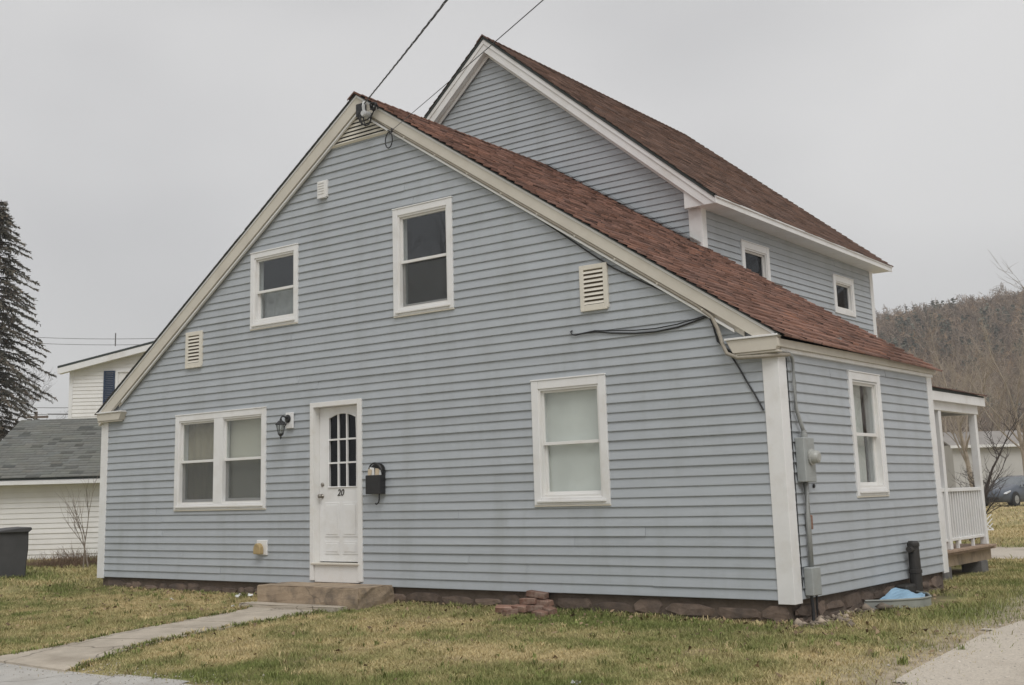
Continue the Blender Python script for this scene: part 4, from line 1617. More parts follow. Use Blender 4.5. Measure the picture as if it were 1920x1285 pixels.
gc = thing('service_cable', 'thick tan service cable bending down over the cornice return', 'cable', (10.8, -0.06, 2.9))
b = MB()
pts = [(6.1, -0.075, 6.02)]
for k in range(12):
    x = 6.3 + k * 0.40
    pts.append((x, -0.075, zr - SR * (x - XR) - 0.168 / 0.832))
pts += [(10.86, -0.075, 2.83), (10.92, -0.08, 2.70), (10.97, -0.10, 2.55), (11.03, -0.125, 2.43), (11.15, -0.13, 2.375), (11.40, -0.10, 2.37), (11.56, -0.06, 2.375), (11.585, 0.10, 2.385), (11.57, 0.17, 2.395)]
b.tube([(x - 10.8, y + 0.06, z - 2.9) for x, y, z in pts], 0.021, 7)
b.build('cable', M['cable_grey'], gc, smooth=True)


# ------------------------------------------------------------------ neighbours on the left
def frame_at(px, py, d):
    p = pix_depth(px, py, d)
    return p


hr = Vector((cr.x, cr.y, 0)).normalized()
hf = Vector((cf.x, cf.y, 0)).normalized()
rzc = math.atan2(hr.y, hr.x)


def lateral(l, d):
    """ground point at lateral l and forward distance d from the camera"""
    return Vector((CAM.x, CAM.y, 0)) + hr * l + hf * d


# garage with grey roof; local x along its wall, y away from the camera
g0 = lateral(-12.15, 28.7)
gar = thing('garage', 'low white clapboard garage with grey shingle roof behind the dumpster', 'garage', (g0.x, g0.y, -0.25), rzc + R(0.5))
GW = 6.2
b = MB()
b.poly([(0, 0, 0), (GW, 0, 0), (GW, 0, 2.03), (0, 0, 2.03)])
b.poly([(0, 6, 0), (GW, 6, 0), (GW, 6, 2.03), (0, 6, 2.03)])
b.poly([(0, 0, 0), (0, 6, 0), (0, 6, 2.03), (0, 3, 3.55), (0, 0, 2.03)])
b.poly([(GW, 0, 0), (GW, 6, 0), (GW, 6, 2.03), (GW, 3, 3.55), (GW, 0, 2.03)])
gw = b.build('wall', M['white_siding'], gar)
planks(lambda u, v, z: (u, -v, z), gw, 0.0, GW, 0.0, 1.98, [], mat_=M['white_siding'], h=0.12, seam=30, lip=0.02)
gro = slab('roof', (-0.25, -0.32, 2.02), (GW + 0.2, -0.32, 2.02), (-0.25, 3, 3.60), (GW + 0.2, 3, 3.60), 0.06, M['drip'], gar)
shingles('shingles', (-0.27, -0.34, 2.02), (GW + 0.2, -0.34, 2.02), (-0.27, 3, 3.60), (GW + 0.2, 3, 3.60), (0.175, 0.178, 0.165), gro, M['shingle_grey'], expo=0.15, tab=0.33, spread=0.06)
gr2 = slab('roof', (-0.25, 6.3, 2.02), (GW + 0.2, 6.3, 2.02), (-0.25, 3, 3.60), (GW + 0.2, 3, 3.60), 0.06, M['drip'], gar)
b = MB()
b.box(-0.2, GW + 0.15, -0.31, -0.28, 1.87, 1.965)
b.build('fascia', M['white_siding'], gro)
b = MB()
b.box(-0.2, GW + 0.15, -0.40, -0.315, 1.855, 1.885)
b.box(-0.2, GW + 0.15, -0.40, -0.39, 1.886, 1.93)
b.build('gutter', M['trim'], gro)
b = MB()
b.box(-0.2, GW + 0.15, -0.275, -0.005, 1.90, 1.915)
b.build('soffit', M['trim_frame'], gro)

# white house with navy shutters, gable towards us
g1 = lateral(-14.15, 40.0)
wh = thing('white_house', 'white clapboard neighbour house with navy shutters beyond the garage', 'house', (g1.x, g1.y, -0.25), rzc)
HW, HE, HS = 10.2, 5.95, 0.235
b = MB()
b.poly([(0, 0, 0), (HW, 0, 0), (HW, 0, HE), (HW / 2, 0, HE + HS * HW / 2), (0, 0, HE)])
b.poly([(0, 9, 0), (HW, 9, 0), (HW, 9, HE), (HW / 2, 9, HE + HS * HW / 2), (0, 9, HE)])
b.poly([(0, 0, 0), (0, 9, 0), (0, 9, HE), (0, 0, HE)])
b.poly([(HW, 0, 0), (HW, 9, 0), (HW, 9, HE), (HW, 0, HE)])
hwall = b.build('wall', M['white_siding'], wh)
wwin = (1.52, 2.35, 4.28, 5.78)
planks(lambda u, v, z: (u, -v, z), hwall, 0.08, HW - 0.08, 3.0, HE + 1.5, [(1.56, 2.31, 4.32, 5.74)],
       [((HW / 2, 0, HE + HS * HW / 2 - 0.05), Vector((-HS, 0, 1)).normalized()), ((HW / 2, 0, HE + HS * HW / 2 - 0.05), Vector((HS, 0, 1)).normalized())],
       mat_=M['white_siding'], h=0.125, seam=30)
for s in (0, 1):
    xe = -0.32 if s == 0 else HW + 0.32
    rf_ = slab('roof', (xe, -0.35, HE - 0.02), (xe, 9.3, HE - 0.02), (HW / 2, -0.35, HE + HS * (HW / 2 + 0.32)), (HW / 2, 9.3, HE + HS * (HW / 2 + 0.32)), 0.07, M['drip'], wh)
    b = MB()
    x2_, z2_ = HW / 2, HE + HS * (HW / 2 + 0.32) - 0.072
    ze_ = HE - 0.092
    b.prism([(xe, ze_), (x2_, z2_), (x2_, z2_ - 0.20), (xe, ze_ - 0.20)], -0.34, -0.31)
    b.build('rake_board', M['trim'], rf_)
    b = MB()
    b.prism([(xe, ze_ - 0.16), (x2_, z2_ - 0.16), (x2_, z2_ - 0.18), (xe, ze_ - 0.18)], -0.309, -0.005)
    b.build('soffit', M['trim'], rf_)
b = MB()
b.box(-0.02, 0.10, -0.03, -0.001, 0.0, HE - 0.15)
b.build('corner_board', M['trim'], wh)
b = MB()
b.box(1.52, 1.60, -0.04, -0.0, 4.28, 5.78)
b.box(2.27, 2.35, -0.04, -0.0, 4.28, 5.78)
b.box(1.601, 2.269, -0.04, -0.0, 5.70, 5.78)
b.box(1.601, 2.269, -0.04, -0.0, 4.28, 4.36)
b.box(1.601, 2.269, -0.02, -0.0, 5.00, 5.05)
wf_ = b.build('window', M['trim'], wh)
b = MB()
b.box(1.601, 2.269, 0.0005, 0.006, 4.36, 5.70)
b.build('pane', M['carglass'], wf_)
for (a, c) in ((1.13, 1.50), (2.37, 2.74)):
    b = MB()
    b.box(a, a + 0.05, -0.06, -0.022, 4.30, 5.76)
    b.box(c - 0.05, c, -0.06, -0.022, 4.30, 5.76)
    b.box(a + 0.0505, c - 0.0505, -0.058, -0.022, 5.70, 5.76)
    b.box(a + 0.0505, c - 0.0505, -0.058, -0.022, 4.30, 4.36)
    for k in range(22):
        z = 4.37 + k * 0.06
        b.box(a + 0.0505, c - 0.0505, -0.05, -0.022, z, z + 0.045)
    b.build('shutter', M['shutter'], wh)

# dumpster
dp = Vector((-3.95, 0.95, gzf(-3.9, 0.9)))
du = thing('dumpster', 'charcoal dumpster with sagging lid on the lawn by the garage', 'dumpster', dp, rzc + R(32))
b = MB()
pr = [(-2.2, 0.02), (0.02, 0.02), (0.03, 0.28), (0.05, 0.50), (0.045, 0.82), (-2.2, 0.80)]
b.prism(pr, -0.55, 0.55)
b.build('bin', M['dumpster'], du, bevel=0.02)
b = MB()
b.prism([(-2.25, 0.825), (-0.5, 0.835), (-0.15, 0.875), (0.08, 0.885), (0.09, 0.845), (0.04, 0.80), (-2.25, 0.805)], -0.60, 0.60)
b.build('lid', M['dumpster'], du, bevel=0.01)
b = MB()
b.box(-1.6, -1.5, -0.58, -0.552, 0.02, 0.80)
b.box(-0.75, -0.65, -0.58, -0.552, 0.02, 0.80)
b.build('rib', M['dumpster'], du, bevel=0.01)


# ------------------------------------------------------------------ trees
def tubes_np(segs, n=4):
    """segs (k, 8): p0, r0, p1, r1 -> verts, quads"""
    S = np.array(segs)
    p0, r0, p1, r1 = S[:, 0:3], S[:, 3:4], S[:, 4:7], S[:, 7:8]
    d = p1 - p0
    d /= np.linalg.norm(d, axis=1, keepdims=True) + 1e-9
    ref = np.where(np.abs(d[:, 2:3]) > 0.9, np.array([[1.0, 0, 0]]), np.array([[0, 0, 1.0]]))
    s = np.cross(d, ref)
    s /= np.linalg.norm(s, axis=1, keepdims=True)
    t = np.cross(s, d)
    V = []
    for (p, r) in ((p0, r0), (p1, r1)):
        for j in range(n):
            a = 2 * math.pi * j / n
            V.append(p + (s * math.cos(a) + t * math.sin(a)) * r)
    V = np.stack(V, 1).reshape(-1, 3)
    base = np.arange(len(S)) * 2 * n
    Q = []
    for j in range(n):
        Q.append(np.stack([base + j, base + (j + 1) % n, base + n + (j + 1) % n, base + n + j], -1))
    return V, np.concatenate(Q)


def bare_tree(name, label, pos, h, material, group=None, seed=0, spread=0.6, levels=5, r0=None, lean=(0, 0), low=0.25, cat='tree', nb=(3, 4)):
    rd = random.Random(seed)
    trunk, crown = [], []
    r0 = r0 or h * 0.016

    def grow(p, d, L, r, lev):
        n = 4 if lev < 2 else 3
        q = p.copy()
        dd_ = d.copy()
        pts = [q.copy()]
        for k in range(n):
            dd_ = (dd_ + Vector((rd.uniform(-1, 1), rd.uniform(-1, 1), rd.uniform(-0.5, 0.9))) * (0.10 + 0.06 * lev)).normalized()
            q2 = q + dd_ * (L / n)
            ra, rb = r * (1 - k / n * 0.55), r * (1 - (k + 1) / n * 0.55)
            (trunk if lev == 0 else crown).append((*q, ra, *q2, rb))
            q = q2
            pts.append(q.copy())
        if lev >= levels:
            return
        m_ = rd.randint(*nb) + (2 if lev == 0 else 0)
        for k in range(m_):
            t = rd.uniform(low if lev == 0 else 0.25, 1.0)
            i = min(int(t * n), n - 1)
            f = t * n - i
            pp_ = pts[i].lerp(pts[i + 1], f)
            a = rd.uniform(0, 6.283)
            side = Vector((math.cos(a), math.sin(a), 0))
            nd = (dd_ * (1 - spread) + side * spread + Vector((0, 0, 0.25))).normalized()
            grow(pp_, nd, L * rd.uniform(0.5, 0.72), max(r * 0.55 * (1 - 0.5 * t) + 0.002, h * 0.0007), lev + 1)
        grow(q, dd_, L * 0.6, r * 0.45, lev + 1)

    root = thing(name, label, cat, pos, 0, group)
    grow(Vector((0, 0, 0)), Vector((lean[0], lean[1], 1)).normalized(), h * 0.5, r0, 0)
    V, Q = tubes_np(trunk, 7)
    np_obj('trunk', V, Q, material, root)
    V, Q = tubes_np(crown, 3)
    o = np_obj('crown', V, Q, material, root)
    return root


def spruce(pos, h, prof, seed=1):
    rd = np.random.default_rng(seed)
    root = thing('spruce_tree', 'ragged dark spruce tree with drooping branches beyond the garage roof', 'tree', pos)
    V, Q = tubes_np([(0, 0, 0, h * 0.018, 0, 0, h * 0.5, h * 0.011), (0, 0, h * 0.5, h * 0.011, 0, 0, h, 0.01)], 8)
    np_obj('trunk', V, Q, M['bark_dark'], root)
    segs, NV, NC = [], [], []
    z = h * 0.1
    while z < h - 0.1:
        Lr = np.interp(z, prof[0], prof[1])
        nb_ = rd.integers(4, 7)
        a0 = rd.uniform(0, 6.28)
        for k in range(nb_):
            a = a0 + 6.283 * k / nb_ + rd.normal(0, 0.25)
            L = Lr * rd.uniform(0.65, 1.12)
            n = 7
            pts = []
            for j in range(n + 1):
                t = j / n
                r = L * t
                zz = z + 0.12 * L * t - 0.55 * L * t * t + 0.20 * L * max(t - 0.75, 0) * 2
                pts.append(np.array((r * math.cos(a), r * math.sin(a), zz)))
            for j in range(n):
                segs.append((*pts[j], 0.022 * (1 - j / n) + 0.005, *pts[j + 1], 0.022 * (1 - (j + 1) / n) + 0.004))
            # hanging twigs along the branch
            m_ = int(150 * L / 2 + 26)
            side = np.array((-math.sin(a), math.cos(a), 0))
            out = np.array((math.cos(a), math.sin(a), 0))
            shade = rd.uniform(0.7, 1.3)
            for q in range(m_):
                t = rd.uniform(0.12, 1.0)
                i = min(int(t * n), n - 1)
                p = pts[i] + (pts[i + 1] - pts[i]) * (t * n - i)
                s = rd.choice((-1, 1))
                d = out * rd.uniform(0.2, 0.8) + side * s * rd.uniform(0.2, 1.0) + np.array((0, 0, rd.uniform(-0.9, 0.15)))
                d /= np.linalg.norm(d)
                ln = rd.uniform(0.10, 0.26) * (1.15 - 0.5 * t)
                wv = np.cross(d, rd.normal(0, 1, 3))
                wv /= np.linalg.norm(wv)
                w_ = rd.uniform(0.012, 0.026)
                NV += [p - wv * w_, p + wv * w_, p + d * ln + wv * w_ * 0.6, p + d * ln - wv * w_ * 0.6]
                c = np.array((0.135, 0.130, 0.105)) * shade * rd.uniform(0.7, 1.3)
                if rd.random() < 0.25:
                    c = np.array((0.20, 0.155, 0.120)) * rd.uniform(0.7, 1.2)
                NC += [c] * 4
        z += rd.uniform(0.13, 0.24)
    V, Q = tubes_np(segs, 3)
    np_obj('branches', V, Q, M['bark_dark'], root)
    NV = np.array(NV)
    np_obj('needles', NV, np.arange(len(NV)).reshape(-1, 4), M['needle'], root, np.array(NC))['kind'] = 'stuff'
    return root


p = pix_depth(-24, 900, 45)
spruce((p.x, p.y, -0.3), 13.3, ((0, 4, 6, 8, 9.5, 11, 12.2, 13.3), (2.5, 2.45, 2.25, 1.9, 1.65, 1.3, 0.8, 0.1)))

# reddish bare tree behind the garage ridge
p = lateral(-25.5, 62)
bare_tree('bare_tree', 'dark leafless tree behind the garage roof beside the spruce', (p.x, p.y, -0.3), 8.0, M['bark_dark'], seed=5, levels=5, spread=0.7, low=0.1)

# thin saplings and brush by the garage wall
for k, (px_, d_, h_, ln) in enumerate(((163, 24.5, 2.25, (-0.06, -0.02)), (172, 24.6, 1.9, (-0.22, -0.1)))):
    p = lateral((px_ - 919.4) / 2242 * d_, d_)
    bare_tree('sapling', ['thin upright leafless sapling in front of the garage wall', 'leaning leafless sapling in front of the garage wall'][k], (p.x, p.y, gzf(p.x, p.y)), h_ * 0.95, M['bark'],
              'saplings before the garage', seed=20 + k, levels=2, spread=0.35, r0=0.016, lean=ln, low=0.45, nb=(2, 3))


def brush(pos, rx, ry, h, n, label, name='brush', seed=0):
    rd = np.random.default_rng(seed)
    segs = []
    for k in range(n):
        a, q = rd.uniform(0, 6.28), math.sqrt(rd.random())
        x, y = rx * q * math.cos(a), ry * q * math.sin(a)
        p = np.array((x, y, 0.0))
        d = np.array((rd.normal(0, 0.45), rd.normal(0, 0.45), 1.0))
        L = h * rd.uniform(0.35, 1.0) * (1.1 - 0.6 * q)
        for j in range(3):
            d = d + rd.normal(0, 0.3, 3)
            d /= np.linalg.norm(d)
            p2 = p + d * L / 3
            segs.append((*p, 0.006 - 0.0015 * j, *p2, 0.0045 - 0.0015 * j))
            p = p2
    V, Q = tubes_np(segs, 3)
    o = np_obj(name, V, Q, M['twig'])
    o.location = pos
    o.rotation_euler = (0, 0, rzc)
    return tag(o, label, 'brush')


p = lateral(-8.75, 25.2)
brush((p.x, p.y, gzf(p.x, p.y)), 0.85, 0.35, 0.55, 900, 'tangled dry brown brush at the foot of the garage wall', seed=3)
p = lateral(-9.75, 25.6)
brush((p.x, p.y, gzf(p.x, p.y)), 0.65, 0.25, 0.22, 500, 'low dry brush between the dumpster and the garage', seed=4)

# ------------------------------------------------------------------ hill on the right and its woods
ls = np.linspace(-260, 420, 110)
ds = np.linspace(118, 420, 50)
Lg, Dg = np.meshgrid(ls, ds)


def hill_z(l, d):
    ridge = np.clip(33.0 + (l - 80) * np.where(l > 80, 0.145, 0.19), -3, 75)
    t = np.clip((d - 125) / 125, 0, 1)
    up = t * t * (3 - 2 * t)
    back = np.clip((d - 255) / 200, 0, 1)
    n = 3.0 * (fbm(l * 0.02 + 9, d * 0.02, 40) - 0.5) * t
    return -1.0 + ridge * up * (1 - 0.35 * back) + n - 3.0 * (t <= 0)


P = np.array((CAM.x, CAM.y, 0)) + Lg[..., None] * np.array(hr) + Dg[..., None] * np.array(hf)
P[..., 2] = hill_z(Lg, Dg)
ny, nx = Lg.shape
ii = (np.arange(ny - 1)[:, None] * nx + np.arange(nx - 1)[None, :]).ravel()
tag(np_obj('hill', P.reshape(-1, 3), np.stack([ii, ii + 1, ii + nx + 1, ii + nx], -1), M['hill'], smooth=True), kind='structure')

# far wood: thousands of bare crowns and a few conifers, one mass
N = 7500
l = rng.uniform(55, 150, N)
d = 124 + 140 * rng.random(N) ** 0.9
zb = hill_z(l, d)
base = np.array((CAM.x, CAM.y, 0)) + l[:, None] * np.array(hr) + d[:, None] * np.array(hf)
base[:, 2] = zb
con = (fbm(l * 0.11, d * 0.07, 66) > 0.58) & (rng.random(N) < 0.34)
hh = np.where(con, np.minimum(2.4 + rng.gamma(2.0, 0.7, N), 4.6), 2.4 + rng.gamma(2.0, 0.5, N))
ww_ = np.where(con, rng.uniform(1.3, 2.2, N), rng.uniform(1.8, 3.0, N))
V, C = [], []
K = 40
u1 = rng.random((N, K))
ang = rng.uniform(0, 6.283, (N, K))
rad = np.where(con[:, None], (1 - u1) * 0.9, np.sqrt(rng.random((N, K))) * np.sin(np.clip(u1, 0.08, 0.97) * 3.1))
c0 = np.stack([rad * np.cos(ang) * ww_[:, None] * 0.5, rad * np.sin(ang) * ww_[:, None] * 0.5, (0.12 + 0.85 * u1) * hh[:, None]], -1) + base[:, None, :]
# each clump: a thin leaning blade of twigs (bare) or a wide tuft (conifer)
sz = np.where(con[:, None], rng.uniform(0.18, 0.42, (N, K)), rng.uniform(0.25, 0.75, (N, K)))
dirn = rng.normal(0, 1, (N, K, 3))
dirn[..., 2] = np.abs(dirn[..., 2]) * np.where(con[:, None], 0.3, 1.6)
dirn /= np.linalg.norm(dirn, axis=-1, keepdims=True)
sidev = np.cross(dirn, rng.normal(0, 1, (N, K, 3)))
sidev /= np.linalg.norm(sidev, axis=-1, keepdims=True)
A_ = c0 - dirn * sz[..., None]
B_ = c0 + dirn * sz[..., None]
wd = np.where(con[:, None], 0.30, 0.055)[..., None] * sz[..., None] * 1.6
V = np.stack([A_ - sidev * wd, A_ + sidev * wd, B_ + sidev * wd * 0.5, B_ - sidev * wd * 0.5], 2).reshape(-1, 3)
hue = rng.random((N, 1))
cb_ = np.array((0.25, 0.195, 0.15)) * (0.75 + 0.6 * hue) * np.where(rng.random((N, 1)) < 0.2, np.array([[1.25, 1.1, 0.9]]), 1)
cc_ = np.array((0.135, 0.140, 0.112)) * (0.8 + 0.6 * hue)
ct = np.where(con[:, None], cc_, cb_)
C = np.repeat(ct, K * 4, axis=0)
wood = np_obj('hillside_wood', V, np.arange(len(V)).reshape(-1, 4), M['wood_hill'], tint=C)
tag(wood, 'brown leafless wood with dark conifers covering the hill', 'wood', kind='stuff')

# nearer bare trees, right of the house
TG = 'leafless trees between the lawn and the hill'
for k, (px_, d_, h_, sp, mt, seed, lab) in enumerate((
        (1803, 82, 12.5, 0.55, 'bark_pale', 31, 'pale forked leafless tree rising highest before the hill, behind the porch'),
        (1905, 75, 11.5, 0.50, 'bark_pale', 32, 'pale leafless tree above the parked car'),
        (1755, 95, 12.0, 0.6, 'bark_pale', 33, 'spreading leafless tree beside the roof edge of the porch'),
        (1860, 98, 12.0, 0.55, 'bark', 34, 'brown leafless tree behind the pale far building'),
        (1990, 66, 14.5, 0.55, 'bark', 35, 'tall grey leafless tree reaching above the skyline of the hill'),
        (1700, 105, 9.0, 0.6, 'bark', 36, 'low brown leafless tree just over the eave of the wing'),
        (1835, 115, 12.0, 0.6, 'bark_pale', 37, 'leafless tree in the wood edge left of the car'),
        (1780, 110, 9.5, 0.6, 'bark', 38, 'dull brown leafless tree at the foot of the hill'))):
    p = lateral((px_ - 919.4) / 2242 * d_, d_)
    bare_tree('bare_tree', lab, (p.x, p.y, -0.4), h_, M[mt], TG, seed=seed, spread=sp, levels=4, low=0.15)
p = lateral((1788 - 919.4) / 2242 * 27.0, 27.0)
bare_tree('small_tree', 'small dark crooked tree seen between the porch posts', (p.x, p.y, gzf(p.x, p.y)), 3.0, M['bark_dark'], seed=52, spread=0.7, levels=4, low=0.1, r0=0.07, lean=(0.25, 0.15))

# street trees round the bend; they show in the window glass
for k, (x, y, h_, lab) in enumerate(((-28.0, -42.0, 19.0, 'tall leafless street tree across the road, mirrored in the gable windows'),
                                     (-14.0, -46.0, 15.0, 'leafless street tree across the road, mirrored in the lower windows'),
                                     (25.0, 38.0, 16.0, 'leafless tree beyond the drive, mirrored in the side windows'))):
    bare_tree('bare_tree', lab, (x, y, -0.4), h_, M['bark'], 'leafless trees round the house', seed=70 + k, spread=0.6, levels=4, low=0.15, r0=0.35)

# pale far building behind the porch
g2 = lateral((1768 - 919.4) / 2242 * 92, 92)
fh = thing('far_building', 'long pale grey building beyond the porch and the car', 'building', (g2.x, g2.y, -0.4), rzc)
b = MB()
b.box(0, 6.2, 0, 6, 0, 4.3)
b.build('wall', M['pale_house'], fh)
for s in (0, 1):
    slab('roof', (-0.3, -0.4 if s == 0 else 6.4, 4.25), (6.5, -0.4 if s == 0 else 6.4, 4.25), (-0.3, 3, 5.4), (6.5, 3, 5.4), 0.12, M['pale_roof'], fh)
b = MB()
b.box(-0.3, 6.5, -0.46, -0.41, 4.05, 4.26)
b.build('fascia', M['trim'], fh)
# white lattice panel past the porch
g3 = lateral((1815 - 919.4) / 2242 * 23.5, 23.5)
la = thing('lattice_panel', 'small white lattice panel standing beyond the porch', 'lattice', (g3.x, g3.y, gzf(g3.x, g3.y)), rzc)
for k in range(9):
    for s in (-1, 1):
        b = MB()
        x0_ = -0.60 + k * 0.09
        pr = [(x0_, 0.40), (x0_ + 0.022, 0.40), (x0_ + 0.022 + s * 0.28, 0.68), (x0_ + s * 0.28, 0.68)]
        b.prism(pr, 0.008 * s, 0.008 * s + 0.007)
        b.build('slat', M['trim'], la, clips=[((0.15, 0, 0), (1, 0, 0)), ((-0.5, 0, 0), (-1, 0, 0))])
b = MB()
b.box(-0.54, -0.501, -0.02, 0.02, 0.0, 0.70)
b.box(-0.50, 0.15, -0.016, 0.016, 0.38, 0.40)
b.build('post', M['trim'], la)


# ------------------------------------------------------------------ parked car
def make_car(pos, rz):
    root = thing('parked_car', 'dark grey hatchback parked on the far drive', 'car', pos, rz)
    # stations along x (front at -x): x, half width, sill z, belt z, roof z, roof half width
    st_ = [(-2.20, 0.62, 0.30, 0.56, 0.58, 0.40), (-2.12, 0.76, 0.24, 0.68, 0.71, 0.60), (-1.7, 0.86, 0.20, 0.80, 0.86, 0.70), (-1.15, 0.89, 0.19, 0.90, 0.98, 0.72),
           (-0.85, 0.90, 0.19, 0.93, 1.06, 0.72), (-0.10, 0.90, 0.19, 0.95, 1.40, 0.62), (0.35, 0.90, 0.19, 0.96, 1.48, 0.60), (1.0, 0.90, 0.19, 0.97, 1.47, 0.60),
           (1.55, 0.89, 0.20, 0.98, 1.38, 0.58), (2.0, 0.86, 0.22, 0.97, 1.10, 0.62), (2.15, 0.78, 0.28, 0.80, 0.86, 0.6)]
    rings = []
    for (x, hw, sz_, bz, rz_, rw) in st_:
        half = [(hw * 0.92, sz_), (hw, sz_ + 0.18), (hw, (sz_ + bz) / 2 + 0.1), (hw * 0.97, bz), (rw, rz_ - 0.02), (rw * 0.6, rz_ + 0.015)]
        rings.append([(x, -y, z) for y, z in half] + [(x, y, z) for y, z in half[::-1]])
    n = len(rings[0])
    V = [p for r in rings for p in r]
    groups = {'body': [], 'windscreen': [], 'side_window': [], 'rear_window': []}
    for k in range(len(rings) - 1):
        for j in range(n):
            f = (k * n + j, k * n + (j + 1) % n, (k + 1) * n + (j + 1) % n, (k + 1) * n + j)
            top = j in (4, 5, 6)
            sidew = j in (3, 7)
            x0_ = st_[k][0]
            if top and k == 4:
                groups['windscreen'].append(f)
            elif top and k == 8:
                groups['rear_window'].append(f)
            elif sidew and 4 <= k <= 8:
                groups['side_window'].append(f)
            else:
                groups['body'].append(f)
    groups['body'].append(tuple(range(n))[::-1])
    groups['body'].append(tuple((len(rings) - 1) * n + j for j in range(n)))
    for nm, fs in groups.items():
        used = sorted({i for f in fs for i in f})
        mp_ = {i: k for k, i in enumerate(used)}
        mesh_obj(nm, [V[i] for i in used], [tuple(mp_[i] for i in f) for f in fs], M['carpaint'] if nm == 'body' else M['carglass'], root, nm == 'body')
    for x in (-1.38, 1.30):
        for s in (-1, 1):
            b = MB()
            b.lathe([(0.19, -0.11), (0.31, -0.11), (0.325, -0.08), (0.325, 0.08), (0.31, 0.11), (0.19, 0.11)], (x, s * 0.82, 0.325), 'y', 24)
            w_ = b.build('wheel', M['tyre'], root)
            b = MB()
            b.lathe([(0.20, s * 0.111), (0.20, s * 0.118), (0.06, s * 0.125)], (x, s * 0.82, 0.325), 'y', 20)
            b.build('rim', M['rim'], w_)
            b = MB()
            b.lathe([(0.36, -0.01), (0.385, -0.005), (0.385, 0.005), (0.36, 0.01)], (x, s * 0.895, 0.335), 'y', 24)
            b.build('wheel_arch', M['tyre'], root)
    for s in (-1, 1):
        b = MB()
        b.prism([(-2.19, 0.60), (-1.78, 0.70), (-1.75, 0.78), (-2.10, 0.69)], s * 0.70, s * 0.875)
        b.build('headlight', M['lamp_lens'], root, bevel=0.01)
        b = MB()
        b.box(-0.72, -0.50, s * 0.93, s * 1.08, 0.96, 1.08)
        b.build('mirror', M['carpaint'], root, bevel=0.03)
        for (a, c) in ((-0.86, -0.80), (0.42, 0.50), (1.45, 1.52)):
            b = MB()
            z1_ = 1.45 if a > 0 else 1.06
            b.prism([(a, 0.96), (c, 0.96), (c + 0.01, 1.02), (a + 0.01, 1.02)], s * 0.885, s * 0.902)
            b.build('pillar_trim', M['tyre'], root)
    b = MB()
    b.box(-2.225, -2.15, -0.45, 0.45, 0.30, 0.46)
    b.build('grille', M['tyre'], root, bevel=0.02)
    return root


p = lateral((1872 - 919.4) / 2242 * 62, 62)
make_car((p.x, p.y, gzf(p.x, p.y) + 0.02), rzc + R(38))

# ------------------------------------------------------------------ far utility line on the left
ul = lateral((65 - 919.4) / 2242 * 75, 75)
up = thing('utility_pole', 'far utility pole with crossarm above the garage roof', 'pole', (ul.x, ul.y, -0.3), rzc)
b = MB()
b.tube([(0, 0, 0), (0, 0, 7.25)], [0.14, 0.10], 8)
b.build('pole', M['pole'], up)
b = MB()
b.box(-0.75, 0.75, -0.06, 0.06, 6.85, 6.98)
b.build('crossarm', M['pole'], up)
for x, z in ((-0.7, 7.02), (0.7, 7.02), (0, 7.42)):
    b = MB()
    b.tube([(x, 0, z - 0.05), (x, 0, z + 0.08)], 0.04, 6)
    b.build('insulator', M['porcelain'], up)
    b = MB()
    b.tube([(x + t * 14 - 7 * 0, 0.02 * t, z + 0.08 - 0.5 * math.sin(math.pi * min(t, 1)) * 0.3 + t * 0.05) for t in [k / 8 for k in range(9)]], 0.018, 4)
    b.build('wire', M['wire_far'], up)
l0 = pix_depth(-200, 612, 60)
pw = thing('power_line', 'two thin power wires with a spacer crossing the sky by the spruce', 'power line', tuple(l0))
l1 = pix_depth(420, 631, 60)
for dz_ in (0.0, -0.30):
    b = MB()
    pts = []
    for k in range(13):
        t = k / 12
        q = (l1 - l0) * t + Vector((0, 0, dz_ - 0.35 * math.sin(math.pi * t)))
        pts.append(tuple(q))
    b.tube(pts, 0.012, 4)
    b.build('wire', M['wire_far'], pw)
q = (l1 - l0) * (417 / 620) + Vector((0, 0, -0.30))
b = MB()
b.tube([(q.x, q.y, q.z - 0.36), (q.x, q.y, q.z + 0.30)], 0.03, 5)
b.build('spacer', M['wire_far'], pw)

# ------------------------------------------------------------------ grass, leaves, pebbles, litter
def lawn_ok(x, y):
    house_in = ((x > -0.02) & (x < W + 0.02) & (y > 0.02) & (y < D + 0.05)) | ((x > RL) & (x < PX + 0.1) & (y > 4.2) & (y < 8.35)) | ((x > RL) & (x < RX) & (y > 8) & (y < 11))
    stoop_in = (x > 4.3) & (x < 6.28) & (y > -0.66) & (y < 0.1)
    slab_in = (x > 4.25) & (x < 6.1) & (y > -0.88) & (y < 0)
    wly = np.array([p[1] for p in wl_pts])[::-1]
    wlx = np.array([p[0] for p in wl_pts])[::-1]
    wrx = np.array([p[0] for p in wr_pts])[::-1]
    walk_in = (y > -4.6) & (y < -0.6) & (x > np.interp(y, wly, wlx) + 0.02) & (x < np.interp(y, wly, wrx) - 0.02)
    well = (x > 11.5) & (x < 12.1) & (y > 1.85) & (y < 3.5)
    under = (x > 11.5) & (x < 11.72 + 0.12 * np.sin(y * 5)) & (y > -0.05) & (y < 1.9)
    return ~(house_in | stoop_in | slab_in | walk_in | well | under)


